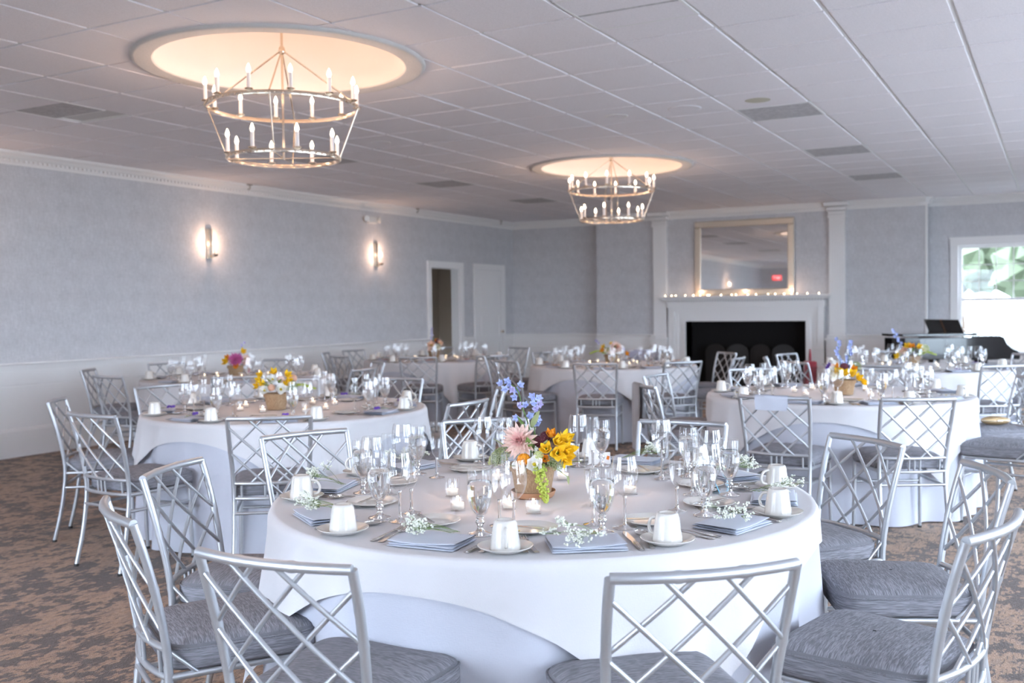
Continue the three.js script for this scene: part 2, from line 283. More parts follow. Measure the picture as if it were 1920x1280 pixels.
makeWall('wall_rear', 'F', ZF, XL - 0.2, XR + 0.2, rearWins.map((x) => [x - WIN_W / 2, x + WIN_W / 2, WIN_Y0, WIN_Y1]), 'grey wall opposite the fireplace');
// trim profiles
const CROWN = [[0, 2.885], [0.012, 2.885], [0.014, 2.905], [0.024, 2.91], [0.026, 2.935], [0.040, 2.945], [0.060, 2.97], [0.088, 2.99], [0.094, 3.012], [0.10, 3.014], [0.10, 3.019], [0, 3.019]];
const WAINS = [[0, 0.93], [0.046, 0.93], [0.048, 0.917], [0.034, 0.908], [0.026, 0.885], [0.020, 0.86], [0.018, 0.715], [0.008, 0.711], [0.008, 0.700], [0.014, 0.696], [0.014, 0.285], [0.028, 0.275], [0.034, 0.255], [0.034, 0.0], [0, 0]];
let trimN = 0; const trim = (geo, label) => struct('trim_' + (++trimN), geo, M.trim, label);
function dentils(n, at, w0, w1) { const out = [], d = 0.052; for (let w = Math.min(w0, w1) + 0.03; w < Math.max(w0, w1); w += d) { const b = box(0.026, 0.02, 0.026); out.push(n[0] ? b.translate(at + n[0] * 0.036, 2.926, w) : b.translate(w, 2.926, at + n[2] * 0.036)); } return merge(out); }
function crownRun(n, at, w0, w1, label) { const t = trim(moulding(n, at, w0, w1, CROWN), label); const d = part('dentil_row', dentils(n, at, w0, w1), M.trim, t); d.userData.kind = 'stuff'; }
crownRun([1, 0, 0], XL, ZB, ZF, 'white crown moulding along the long grey wall');
crownRun([0, 0, 1], ZB, XL, BX0, 'white crown moulding between the doors and the chimney breast');
crownRun([0, 0, 1], ZC, BX0, BX1, 'white crown moulding over the fireplace');
crownRun([0, 0, 1], ZB, BX1, XR, 'white crown moulding over the end wall window');
crownRun([-1, 0, 0], XR, ZB, ZF, 'white crown moulding over the window wall');
crownRun([0, 0, -1], ZF, XL, XR, 'white crown moulding opposite the fireplace');
crownRun([-1, 0, 0], BX0, ZC, ZB, 'short crown return beside the chimney breast'); crownRun([1, 0, 0], BX1, ZC, ZB, 'short crown return by the window');
trim(moulding([1, 0, 0], XL, DOOR1[0] + 0.10, ZF, WAINS), 'white wainscot with chair rail along the long grey wall');
trim(moulding([1, 0, 0], XL, DOOR1[1] - 0.10, DOOR2[0] + 0.10, WAINS), 'white wainscot strip between the two doors');
trim(moulding([1, 0, 0], XL, DOOR2[1] - 0.10, ZB, WAINS), 'white wainscot strip beside the corner');
trim(moulding([0, 0, 1], ZB, XL, BX0, WAINS), 'white wainscot on the end wall by the corner');
trim(moulding([0, 0, 1], ZC, BX0, -6.14, WAINS), 'white wainscot beside the fluted pilaster');
trim(moulding([0, 0, 1], ZC, -2.93, BX1, WAINS), 'white wainscot behind the piano');
trim(moulding([0, 0, 1], ZB, BX1, winL[0] - 0.14, WAINS), 'white wainscot beside the window');
trim(moulding([-1, 0, 0], BX0, ZC, ZB, WAINS), 'white wainscot return'); trim(moulding([1, 0, 0], BX1, ZC, ZB, WAINS), 'white wainscot return by the window');
trim(moulding([0, 0, -1], ZF, XL, XR, [[0, 0.36], [0.02, 0.35], [0.02, 0.02], [0, 0]]), 'white wainscot opposite the fireplace');
trim(moulding([-1, 0, 0], XR, ZB, ZF, [[0, 0.36], [0.02, 0.35], [0.02, 0.02], [0, 0]]), 'white wainscot below the window wall');
trim(box(0.03, 2.0, 0.03, BX1 + 0.0, 1.93, ZC + 0.0), 'white corner bead of the chimney breast');
// ---------------------------------------------------------------- windows
function buildWindow(g, w, h, cols, rowsEach) {                         // local: x across, y up from the sill, z towards the room
  const t = 0.055, sash = (y0, y1, z, nm) => {
    part(nm, merge([box(t, y1 - y0, 0.035, -w / 2 + t / 2, (y0 + y1) / 2, z), box(t, y1 - y0, 0.035, w / 2 - t / 2, (y0 + y1) / 2, z), box(w - 2 * t, t * 0.8, 0.033, 0, y0 + t * 0.4, z), box(w - 2 * t, t * 0.8, 0.033, 0, y1 - t * 0.4, z)]), M.trim, g);
    const iw = w - 2 * t, ih = y1 - y0 - 1.6 * t, pw = iw / cols, ph = ih / rowsEach;
    for (let i = 1; i < cols; i++) part('muntin', box(0.012, ih, 0.018, -iw / 2 + i * pw, (y0 + y1) / 2, z), M.trim, g);
    for (let j = 1; j < rowsEach; j++) part('muntin', box(iw, 0.012, 0.018, 0, y0 + 0.8 * t + j * ph, z), M.trim, g);
    for (let i = 0; i < cols; i++) for (let j = 0; j < rowsEach; j++) part('pane', paneGeo(pw, ph), M.pane, g).position.set(-iw / 2 + (i + 0.5) * pw, y0 + 0.8 * t + (j + 0.5) * ph, z - 0.002);
  };
  sash(0, h / 2 + 0.02, -0.05, 'lower_sash'); sash(h / 2 - 0.02, h, -0.09, 'upper_sash');
  const c = 0.105;
  part('casing', merge([box(c, h, 0.03, -w / 2 - c / 2 + 0.005, h / 2, 0.015), box(c, h, 0.03, w / 2 + c / 2 - 0.005, h / 2, 0.015), box(w + 2 * c, c, 0.034, 0, h + c / 2, 0.017), box(w + 2 * c + 0.03, 0.02, 0.045, 0, h + c + 0.01, 0.0225)]), M.trim, g);
  part('sill', merge([box(w + 2 * c + 0.04, 0.03, 0.19, 0, -0.015, -0.03), box(w + 2 * c, 0.09, 0.02, 0, -0.075, 0.01)]), M.trim, g);
  part('jamb', merge([box(0.015, h, 0.15, -w / 2 - 0.005, h / 2, -0.075), box(0.015, h, 0.15, w / 2 + 0.005, h / 2, -0.075), box(w, 0.015, 0.15, 0, h + 0.005, -0.075)]), M.trim, g);
}
const paneCache = new Map(); function paneGeo(w, h) { const k = w.toFixed(4) + h.toFixed(4); if (!paneCache.has(k)) paneCache.set(k, new THREE.PlaneGeometry(w, h)); return paneCache.get(k); }
let winN = 0;
function addWindow(x, y, z, turn, w, h, cols, rows, label) { const g = struct('window_' + (++winN), null, null, label); g.userData.category = 'window'; g.position.set(x, y, z); g.rotation.y = turn; buildWindow(g, w, h, cols, rows); return g; }
function daylight(x, y, z, w, h, look, power) { const l = new THREE.RectAreaLight(DAY, power, w, h); l.position.set(x, y, z); l.lookAt(...look); l.name = 'window_daylight'; scene.add(l); }
addWindow((winL[0] + winL[1]) / 2, winL[2], ZB, 0, winL[1] - winL[0], winL[3] - winL[2], 4, 3, 'white sash window with small panes beside the piano');
addWindow((winL[0] + winL[1]) / 2 + 1.3, winL[2], ZB, 0, winL[1] - winL[0], winL[3] - winL[2], 4, 3, 'white sash window in the corner beyond the piano');
rightWins.forEach((z, i) => { addWindow(XR, WIN_Y0, z, -Math.PI / 2, WIN_W, WIN_Y1 - WIN_Y0, 5, 3, 'tall white sash window in the window wall'); daylight(XR + 0.2, (WIN_Y0 + WIN_Y1) / 2, z, WIN_W, WIN_Y1 - WIN_Y0, [XR - 5, (WIN_Y0 + WIN_Y1) / 2 - 0.7, z], DAY_RIGHT[i]); });
rearWins.forEach((x) => { addWindow(x, WIN_Y0, ZF, Math.PI, WIN_W, WIN_Y1 - WIN_Y0, 5, 3, 'tall white sash window opposite the fireplace'); daylight(x, (WIN_Y0 + WIN_Y1) / 2, ZF + 0.2, WIN_W, WIN_Y1 - WIN_Y0, [x, (WIN_Y0 + WIN_Y1) / 2 - 0.6, ZF - 5], DAY_REAR); });
// ---------------------------------------------------------------- doors in the long wall
function doorLeaf(g, w, h) {                                            // local: x across from hinge, face towards +z
  part('leaf', box(w, h, 0.03, w / 2, h / 2, -0.004), M.trim, g);
  const st = 0.11, rows = [[0.22, 0.78], [0.90, 1.28], [1.40, h - 0.12]];
  part('stile', merge([box(st, h, 0.014, st / 2, h / 2, 0.016), box(st, h, 0.014, w - st / 2, h / 2, 0.016)]), M.trim, g);
  let prev = 0; for (const [a, b] of [...rows, [h, h]]) { part('rail', box(w - 2 * st, a - prev, 0.014, w / 2, (a + prev) / 2, 0.016), M.trim, g); prev = b; }
  for (const [a, b] of rows) part('panel', rbox(w - 2 * st - 0.05, b - a - 0.05, 0.012, w / 2, (a + b) / 2, 0.014, 0.005), M.trim, g);
  const k = part('door_knob', lathe([[0, 0], [0.012, 0], [0.012, 0.03], [0.026, 0.045], [0.026, 0.06], [0, 0.07]], 20).rotateX(Math.PI / 2), M.nickel, g); k.position.set(w - 0.06, 0.98, 0.02); }
function casing(g, w, h) { const c = 0.105; part('casing', merge([rbox(c, h + c, 0.035, -c / 2, (h + c) / 2, 0.012), rbox(c, h + c, 0.035, w + c / 2, (h + c) / 2, 0.012), rbox(w, c, 0.035, w / 2, h + c / 2, 0.012)]), M.trim, g); }
{ const g = struct('door_1', null, null, 'white panelled door standing ajar in the long grey wall'); g.userData.category = 'door'; g.position.set(XL, 0, DOOR1[0]); g.rotation.y = Math.PI / 2;
  casing(g, 0.9, DOOR_H); part('jamb', merge([box(0.02, DOOR_H, 0.16, 0.005, DOOR_H / 2, -0.08), box(0.02, DOOR_H, 0.16, 0.895, DOOR_H / 2, -0.08), box(0.9, 0.02, 0.16, 0.45, DOOR_H, -0.08)]), M.trim, g);
  const lf = new THREE.Group(); lf.name = 'door_leaf'; lf.position.set(0.02, 0.01, -0.13); lf.rotation.y = 0.95; g.add(lf); doorLeaf(lf, 0.86, DOOR_H - 0.03);
  const passage = std([0.62, 0.52, 0.44], 0.9);
  struct('wall_passage', merge([box(0.1, CEIL, 3.4, XL - 1.5, CEIL / 2, -14.6), box(1.4, CEIL, 0.1, XL - 0.86, CEIL / 2, -16.2), box(1.4, CEIL, 0.1, XL - 0.86, CEIL / 2, -13.0), box(1.6, 0.1, 3.4, XL - 0.9, 2.6, -14.6)]), passage, 'beige passage seen through the open door'); }
{ const g = struct('door_2', null, null, 'closed white panelled door next to the room corner'); g.userData.category = 'door'; g.position.set(XL + 0.012, 0, DOOR2[0]); g.rotation.y = Math.PI / 2; casing(g, 0.9, DOOR_H); const lf = new THREE.Group(); lf.name = 'door_leaf'; lf.position.set(0.01, 0.005, 0.0); g.add(lf); doorLeaf(lf, 0.88, DOOR_H - 0.01); }
// ---------------------------------------------------------------- fireplace wall
for (const [x0, x1, lab] of [[-6.12, -5.88, 'left'], [-3.19, -2.945, 'right']]) {
  const g = thing('pilaster', lab === 'left' ? 'white fluted pilaster between the wainscot and the mantel' : 'white fluted pilaster between the mantel and the piano wall', 'pilaster', [(x0 + x1) / 2, 0, ZC + 0.002]), w = x1 - x0;
  part('pedestal', merge([rbox(w + 0.06, 0.84, 0.12, 0, 0.42, 0.06), rbox(w + 0.10, 0.04, 0.15, 0, 0.86, 0.075), rbox(w + 0.05, 0.05, 0.12, 0, 0.905, 0.06), rbox(w + 0.10, 0.20, 0.14, 0, 0.10, 0.07)]), M.trim, g);
  part('shaft', box(w, 1.86, 0.06, 0, 1.86, 0.03), M.trim, g);
  for (let i = 0; i < 6; i++) part('flute_rib', sweep([V(-w / 2 + 0.03 + i * (w - 0.06) / 5, 0.98, 0.058), V(-w / 2 + 0.03 + i * (w - 0.06) / 5, 2.72, 0.058)], 0.011, 6), M.trim, g);
  part('capital', merge([rbox(w + 0.03, 0.04, 0.09, 0, 2.79, 0.045), rbox(w + 0.05, 0.05, 0.12, 0, 2.90, 0.06), rbox(w + 0.12, 0.06, 0.17, 0, 2.975, 0.085), rbox(w + 0.02, 0.05, 0.08, 0, 2.84, 0.04)]), M.trim, g);
}
{ const g = thing('fireplace_mantel', 'white panelled fireplace mantel with a stepped surround and dentil shelf', 'mantel', [-4.55, 0, ZC]);
  const half = 1.0, oy = 1.15;
  const frame = (i0, i1, y0, y1, d, nm) => part(nm, merge([box(i1 - i0, y0, d, -(i0 + i1) / 2, y0 / 2, d / 2), box(i1 - i0, y0, d, (i0 + i1) / 2, y0 / 2, d / 2), box(2 * i1, y1 - y0, d, 0, (y0 + y1) / 2, d / 2)]), M.trim, g);
  frame(half, half + 0.045, oy, oy + 0.045, 0.06, 'inner_bead'); frame(half + 0.045, half + 0.13, oy + 0.045, oy + 0.12, 0.03, 'surround'); frame(half + 0.13, half + 0.19, oy + 0.12, oy + 0.17, 0.055, 'surround_step'); frame(half + 0.19, half + 0.29, oy + 0.17, oy + 0.25, 0.085, 'outer_frame');
  part('frieze', rbox(2.62, 0.10, 0.11, 0, 1.43, 0.055), M.trim, g);
  const dn = []; for (let x = -1.29; x < 1.3; x += 0.045) dn.push(box(0.026, 0.028, 0.03, x, 1.492, 0.115)); const dm = part('dentil_row', merge(dn), M.trim, g); dm.userData.kind = 'stuff';
  part('bed_moulding', rbox(2.72, 0.03, 0.16, 0, 1.522, 0.08), M.trim, g); part('shelf', rbox(2.80, 0.036, 0.24, 0, 1.556, 0.12, 0.008), M.trim, g);
}
struct('wall_firebox', merge([box(2.0, 0.02, 0.6, -4.55, 0.012, ZC - 0.29), box(0.02, 1.2, 0.6, -5.56, 0.6, ZC - 0.29), box(0.02, 1.2, 0.6, -3.54, 0.6, ZC - 0.29), box(2.05, 0.02, 0.6, -4.55, 1.16, ZC - 0.29)]), M.soot, 'soot black firebox opening');
{ const fb = struct('wall_firebox_back', box(2.2, 1.3, 0.02, -4.55, 0.6, ZB + 0.012), M.soot, 'black back of the firebox'); void fb; }
{ const g = thing('fire_screen', 'black folding fire screen with arched panels standing in the firebox', 'fire screen', [-4.5, 0.02, ZC - 0.08]);
  for (let i = 0; i < 4; i++) { const x = -0.57 + i * 0.38, pts = [[-0.18, 0]]; for (let a = 0; a <= 12; a++) { const t = Math.PI - a / 12 * Math.PI; pts.push([0.18 * Math.cos(t), 0.62 + 0.13 * Math.sin(t)]); } pts.push([0.18, 0]);
    const inner = pts.map(([a, b]) => [a * 0.9, Math.max(0.03, b * 0.965)]); const p = part('panel_frame', extrude(pts, 0.012, [inner]), M.iron, g); p.position.set(x, 0, (i % 2) * 0.03); p.rotation.y = i % 2 ? 0.15 : -0.15;
    const q = part('mesh_panel', extrude(inner, 0.003), M.iron, g); q.position.copy(p.position); q.rotation.copy(p.rotation); } }
{ const g = thing('wall_mirror', 'large mirror in a champagne frame resting on the mantel shelf', 'mirror', [-4.555, 1.575, ZC + 0.02]), w = 1.65, h = 1.24, f = 0.105; g.rotation.x = -0.006;
  for (const [x, y, ww, hh] of [[0, f / 2, w, f], [0, h - f / 2, w, f], [-w / 2 + f / 2, h / 2, f, h - 2 * f], [w / 2 - f / 2, h / 2, f, h - 2 * f]]) part('frame_rail', rbox(ww, hh, 0.045, x, y, 0.022, 0.014, 3), M.champagne, g);
  part('mirror_glass', box(w - 2 * f + 0.01, h - 2 * f + 0.01, 0.006, 0, h / 2, 0.018), M.mirror, g); }
{ const g = thing('string_light', 'string of tiny warm fairy lights laid along the mantel shelf', 'string lights', [0, 1.574, ZC + 0.14]);
  const px = [1252, 1265, 1273, 1291, 1308, 1321, 1335, 1339, 1361, 1380, 1390, 1411, 1426, 1449, 1461, 1477, 1491, 1500, 1519, 1538], r = rng(5);
  const xs = px.map((p) => -5.87 + (p - 1252) / 286 * 2.54); part('wire', sweep(smoothPts(xs.map((x) => [x, 0.006 + r() * 0.006, (r() - 0.5) * 0.06]), 80), 0.0016, 5), std([0.6, 0.58, 0.5], 0.6), g);
  const bg = new THREE.SphereGeometry(0.009, 10, 8); xs.forEach((x) => { part('bulb', bg, M.tinyBulb, g).position.set(x, 0.013, (r() - 0.5) * 0.05); }); 
  for (const x of [-5.3, -4.55, -3.8]) { const l = new THREE.PointLight(WARM, 0.10, 0, 2); l.position.set(x, 1.66, ZC + 0.2); l.castShadow = true; scene.add(l); } }
// ---------------------------------------------------------------- lamps on the long wall
const sconceZ = [-8.83, -12.19, -5.47, -2.1];
sconceZ.forEach((z, i) => {
  const g = thing('wall_sconce', ['polished metal wall sconce with clear glass tube, away from the exit light', 'polished metal wall sconce with clear glass tube below the emergency light'][i] ?? 'polished metal wall sconce on the long grey wall, out past the tables', 'sconce', [XL, 2.24, z], Math.PI / 2, i > 1 ? 'sconces out past the tables' : undefined);
  part('back_plate', merge([rbox(0.09, 0.36, 0.018, 0, 0, 0.012), rbox(0.05, 0.34, 0.012, 0, 0, 0.024)]), M.nickel, g);
  part('arm', sweep(smoothPts([[0, -0.15, 0.02], [0, -0.165, 0.06], [0, -0.155, 0.10]], 10), 0.009, 8), M.nickel, g);
  part('cup', lathe([[0, -0.02], [0.03, -0.02], [0.04, 0], [0.042, 0.012], [0, 0.012]], 24).translate(0, -0.14, 0.10), M.nickel, g);
  part('glass_tube', new THREE.CylinderGeometry(0.048, 0.048, 0.27, 28, 1, true).translate(0, 0.01, 0.10), M.glass, g);
  part('candle_sleeve', new THREE.CylinderGeometry(0.012, 0.012, 0.09, 14).translate(0, -0.085, 0.10), M.candleSleeve, g);
  part('bulb', lathe([[0, -0.035], [0.010, -0.03], [0.017, -0.01], [0.015, 0.012], [0.006, 0.038], [0, 0.045]], 16).translate(0, 0.0, 0.10), M.bulb, g);
  const l = new THREE.PointLight(WARM, 0.55, 0, 2); l.position.set(XL + 0.10, 2.24, z); l.castShadow = true; scene.add(l);
});
{ const g = thing('emergency_light', 'white twin-head emergency light above the wall sconce', 'emergency light', [XL, 2.755, -12.08], Math.PI / 2);
  part('housing', rbox(0.20, 0.10, 0.06, 0, 0, 0.03, 0.01), M.plastic, g);
  for (const s of [-1, 1]) { const h = part('lamp_head', lathe([[0, -0.03], [0.03, -0.03], [0.045, 0.0], [0.048, 0.02], [0.04, 0.022], [0, 0.018]], 20).rotateX(Math.PI / 2), M.plastic, g); h.position.set(s * 0.16, 0.01, 0.05); h.rotation.y = s * 0.5; } }
[-5.35, -9.45, -13.2, -15.9].forEach((z) => { const g = thing('ceiling_hook', 'small dark clip on the crown moulding of the long wall', 'hook', [XL + 0.095, CEIL - 0.012, z], 0, 'clips along the crown moulding'); part('plate', rbox(0.02, 0.012, 0.09, 0, 0, 0, 0.003), M.darkMetal, g); part('hook', sweep(smoothPts([[0, 0, 0], [0.01, -0.035, 0], [0.0, -0.06, 0.012], [-0.008, -0.05, 0.02]], 10), 0.006, 6), M.darkMetal, g); });
{ const g = thing('exit_sign', 'red lit exit sign on the wall opposite the fireplace', 'exit sign', [-8.5, 2.55, ZF - 0.04], Math.PI);
  part('housing', rbox(0.34, 0.2, 0.04, 0, 0, 0, 0.008), M.plastic, g);
  part('sign_face', box(0.31, 0.17, 0.004, 0, 0, 0.022), std([0.5, 0.02, 0.02], 0.4, { emissive: new THREE.Color().setRGB(1, 0.05, 0.06), emissiveIntensity: 1.6 }), g);
  const lt = std([0.9, 0.8, 0.8], 0.4, { emissive: new THREE.Color().setRGB(1, 0.7, 0.7), emissiveIntensity: 1.2 }), bars = []; const B = (x, y, w, h) => bars.push(box(w, h, 0.003, x, y, 0.0255));
  B(-0.10, 0, 0.014, 0.1); for (const y of [-0.043, 0, 0.043]) B(-0.08, y, 0.05, 0.014); B(0.03, 0, 0.014, 0.1); B(0.10, 0, 0.014, 0.1); B(0.10, 0.043, 0.062, 0.014);
  bars.push(box(0.014, 0.115, 0.003, 0, 0, 0).rotateZ(0.55).translate(-0.022, 0, 0.0255), box(0.014, 0.115, 0.003, 0, 0, 0).rotateZ(-0.55).translate(-0.022, 0, 0.0255)); part('sign_letters', merge(bars), lt, g); }
// ---------------------------------------------------------------- chandeliers
DOMES.forEach(([cx, cz], ci) => {
  const UP = 2.735, LO = 2.405, RU = 0.485, RLo = 0.36, HUB = 3.10;
  const g = thing('chandelier', ci ? 'two-tier ring chandelier with candle lamps before the fireplace' : 'two-tier ring chandelier with candle lamps over the open floor beside the long wall', 'chandelier', [cx, 0, cz]);
  const ringGeo = (r, y) => { const h = 0.024, t = 0.006; return lathe([[r - t, y - h / 2], [r, y - h / 2], [r, y + h / 2], [r - t, y + h / 2], [r - t, y - h / 2]], 72); };
  part('upper_ring', ringGeo(RU, UP), M.nickel, g); part('lower_ring', ringGeo(RLo, LO), M.nickel, g);
  const beads = (r, y, n) => { const l = []; for (let i = 0; i < n; i++) { const a = i / n * Math.PI * 2; l.push(new THREE.SphereGeometry(0.0055, 8, 6).translate(Math.cos(a) * (r + 0.004), y - 0.004, Math.sin(a) * (r + 0.004))); } return merge(l); };
  part('upper_beading', beads(RU, UP, 60), M.nickel, g).userData.kind = 'stuff'; part('lower_beading', beads(RLo, LO, 48), M.nickel, g).userData.kind = 'stuff';
  part('stem', sweep([V(0, LO - 0.01, 0), V(0, HUB, 0)], 0.008, 10), M.nickel, g); part('hub', lathe([[0, -0.03], [0.018, -0.02], [0.022, 0], [0.018, 0.02], [0.008, 0.03], [0.008, 0.24], [0.03, 0.25], [0, 0.26]], 20).translate(0, HUB, 0), M.nickel, g);
  part('cross_bar', merge([sweep([V(-RLo, LO, 0), V(RLo, LO, 0)], 0.004, 6), sweep([V(0, LO, -RLo), V(0, LO, RLo)], 0.004, 6)]), M.nickel, g).rotation.y = 0.50;
  const turn = 0.5039 + 0.06;
  for (let k = 0; k < 4; k++) { const a = -turn + k * Math.PI / 2, c = Math.cos(a), s = Math.sin(a);
    part('strut', sweep([V(c * 0.02, HUB - 0.01, s * 0.02), V(c * RU, UP + 0.01, s * RU)], 0.0055, 7), M.nickel, g); part('side_strut', sweep([V(c * RU, UP, s * RU), V(c * RLo, LO, s * RLo)], 0.0045, 7), M.nickel, g); }
  const sleeve = new THREE.CylinderGeometry(0.0125, 0.0125, 0.095, 14).translate(0, 0.055, 0), pan = lathe([[0, 0], [0.02, 0.0], [0.028, 0.006], [0.026, 0.009], [0, 0.006]], 18), flame = lathe([[0, 0.10], [0.008, 0.104], [0.0135, 0.118], [0.011, 0.134], [0.004, 0.152], [0, 0.158]], 14);
  const candles = (n, r, y, off) => { for (let i = 0; i < n; i++) { const a = off + i / n * Math.PI * 2, x = Math.cos(a) * r, z = Math.sin(a) * r;
    const c = new THREE.Group(); c.name = 'candle_lamp'; c.position.set(x, y + 0.014, z); g.add(c); part('drip_pan', pan, M.nickel, c); part('sleeve', sleeve, M.candleSleeve, c); part('bulb', flame, M.bulb, c);
    const l = new THREE.PointLight(WARM, 0.105, 0, 2); l.position.set(cx + x, y + 0.014 + 0.125, cz + z); l.castShadow = true; l.shadow.radius = 0.5; scene.add(l); } };
  candles(12, RU - 0.003, UP, -turn + Math.PI / 12); candles(8, RLo - 0.003, LO, -turn + Math.PI / 8);
});
// ---------------------------------------------------------------- outdoors, seen through the panes
struct('ground', new THREE.PlaneGeometry(160, 160).rotateX(-Math.PI / 2).translate(0, -0.4, 0), std([0.105, 0.11, 0.095], 0.95), 'pale lawn outside the windows');
struct('ground_terrace', box(7, 0.1, 24, XR + 3.9, -0.3, -5), std([0.42, 0.40, 0.38], 0.9), 'pale stone terrace outside the window wall');
{ const r = rng(77), leaf = std([0.12, 0.15, 0.09], 0.9), bark = std([0.16, 0.12, 0.09], 0.9);
  const crown = (seed) => { const q = rng(seed), l = []; for (let i = 0; i < 26; i++) { const g = new THREE.IcosahedronGeometry(0.5 + q() * 0.5, 1); const p = g.attributes.position; for (let k = 0; k < p.count; k++) { const s = 0.85 + 0.3 * Math.sin(p.getX(k) * 9 + seed) * Math.cos(p.getZ(k) * 8 + p.getY(k) * 7); p.setXYZ(k, p.getX(k) * s, p.getY(k) * s, p.getZ(k) * s); } g.computeVertexNormals(); l.push(g.translate((q() - 0.5) * 3.4, 2.4 + q() * 2.4, (q() - 0.5) * 3.0)); } return merge(l); };
  const crowns = [crown(1), crown(2), crown(3)];
  [[-3.5, -44], [0.5, -40], [4.5, -47], [-8, -50], [9, -43], [22, -20], [24, -6], [21, 3]].forEach(([x, z], i) => { const t = thing('garden_tree', 'leafy garden tree on the lawn outside the windows', 'tree', [x, -0.4, z], r() * 6, 'trees outside the windows'); part('crown', crowns[i % 3], leaf, t).scale.setScalar(1.1); part('trunk', sweep([V(0, 0, 0), V(0.1, 3, 0)], (k) => 0.22 - 0.08 * k, 8), bark, t); });
}

// ================================================================ CHAIRS
const postX = (y) => 0.194 + 0.019 * sst(0.42, 0.86, y), postZ = (y) => -0.205 - 0.085 * Math.pow(Math.max(0, (y - 0.45) / 0.41), 1.5);
const backAt = (x, y, dz = 0) => { const u = x / postX(y); return [x, y, postZ(y) - 0.032 * (1 - u * u) + dz]; };
const chairProto = (() => {
  const c = proto('banquet_chair'), TOP = 0.858;
  for (const s of [-1, 1]) {
    const ctrl = [[s * 0.200, 0.012, -0.275], [s * 0.196, 0.20, -0.232], [s * 0.194, 0.40, -0.206]]; for (const y of [0.48, 0.58, 0.68, 0.78, TOP]) ctrl.push([s * postX(y), y, postZ(y)]);
    part('back_post', bamboo(ctrl, 0.0125, 0.0118, [0.16, 0.37, 0.56, 0.78]), M.silver, c);
    part('leg', bamboo([[s * 0.205, 0.43, 0.185], [s * 0.207, 0.2, 0.188], [s * 0.21, 0.012, 0.195]], 0.013, 0.0105, [0.3, 0.66]), M.silver, c);
    part('foot_cap', merge([new THREE.CylinderGeometry(0.0125, 0.0125, 0.014, 12).translate(s * 0.210, 0.007, 0.195), new THREE.CylinderGeometry(0.0135, 0.0135, 0.014, 12).translate(s * 0.200, 0.007, -0.276)]), M.rubber, c);
    part('seat_rail', bamboo([[s * 0.194, 0.425, -0.204], [s * 0.205, 0.425, 0.185]], 0.0105, 0.0105, [0.5]), M.silver, c);
    part('stretcher', bamboo([[s * 0.195, 0.335, -0.213], [s * 0.206, 0.335, 0.186]], 0.0085, 0.0085, [0.5]), M.silver, c);
    part('corner_brace', sweep([V(s * 0.195, 0.50, -0.206), V(s * 0.199, 0.43, -0.13)], 0.006, 7), M.silver, c);
  }
  const across = (y, n = 12) => { const p = []; for (let i = 0; i <= n; i++) { const x = (-1 + 2 * i / n) * postX(y); p.push(backAt(x, y)); } return p; };
  part('top_rail', bamboo(across(TOP), 0.0128, 0.0128, [0.33, 0.67]), M.silver, c);
  part('lower_rail', bamboo(across(0.505), 0.0098, 0.0098, [0.33, 0.67]), M.silver, c);
  part('seat_rail', bamboo(across(0.425), 0.0098, 0.0098, [0.5]), M.silver, c);
  part('seat_rail', bamboo([[-0.205, 0.425, 0.186], [0.205, 0.425, 0.186]], 0.0105, 0.0105, [0.5]), M.silver, c);
  part('stretcher', bamboo([[-0.195, 0.345, -0.215], [0.195, 0.345, -0.215]], 0.0085, 0.0085, [0.5]), M.silver, c);
  part('stretcher', bamboo([[-0.206, 0.30, 0.187], [0.206, 0.30, 0.187]], 0.0085, 0.0085, [0.5]), M.silver, c);
  for (const s of [1, -1]) for (const [a, b] of [[[-0.108, TOP], [0.202, 0.549]], [[0.028, TOP], [0.205, 0.681]], [[-0.205, 0.806], [0.108, 0.505]], [[-0.202, 0.668], [-0.03, 0.505]]]) {
    const p = []; for (let i = 0; i <= 10; i++) { const t = i / 10, y = a[1] + (b[1] - a[1]) * t, x = a[0] + (b[0] - a[0]) * t, m = postX(y); p.push(V(...backAt(Math.max(-m, Math.min(m, x)) * s, y, s * 0.0025))); }
    part('lattice_bar', sweep(p, 0.0064, 8), M.silver, c);
  }
  for (const x of [-0.155, -0.032, 0, 0.032, 0.155]) part('spindle', sweep([V(...backAt(x, 0.425)), V(...backAt(x, 0.505))], 0.0062, 7), M.silver, c);
  // cushion: rounded trapezoid, domed top, boxed side
  const out = (a) => { const ca = Math.cos(a), sa = Math.sin(a), e = 0.30, sx = Math.sign(ca) * Math.pow(Math.abs(ca), e), sz = Math.sign(sa) * Math.pow(Math.abs(sa), e); const z = 0.012 + sz * 0.212; return [sx * (0.196 + 0.030 * (z + 0.2) / 0.43), z]; };
  const N = 72, rows = [];
  for (const t of [0.02, 0.3, 0.55, 0.75, 0.9, 0.97]) rows.push([t, 0.508 + 0.024 * (1 - t * t * t) - (t > 0.93 ? 0.005 : 0), 0]);
  rows.push([1.0, 0.494, 1], [1.012, 0.484, 1], [1.012, 0.464, 1], [1.012, 0.446, 1], [1.0, 0.437, 1], [0.5, 0.434, 2]);
  const pos = [], uv = [], idx = []; let per = 0; const lens = [0]; for (let i = 1; i <= N; i++) { const p = out((i - 1) / N * 2 * Math.PI), q = out(i / N * 2 * Math.PI); per += Math.hypot(p[0] - q[0], p[1] - q[1]); lens.push(per); }
  for (const [t, y, side] of rows) for (let i = 0; i <= N; i++) { const p = out(i / N * 2 * Math.PI); pos.push(p[0] * t, y, 0.012 + (p[1] - 0.012) * t); if (side === 1) uv.push(lens[i] * 0.6, y * 1.2); else uv.push(p[0] * t, p[1] * t); }
  for (let j = 0; j < rows.length - 1; j++) for (let i = 0; i < N; i++) { const a = j * (N + 1) + i, b = a + N + 1; idx.push(a, a + 1, b, b, a + 1, b + 1); }
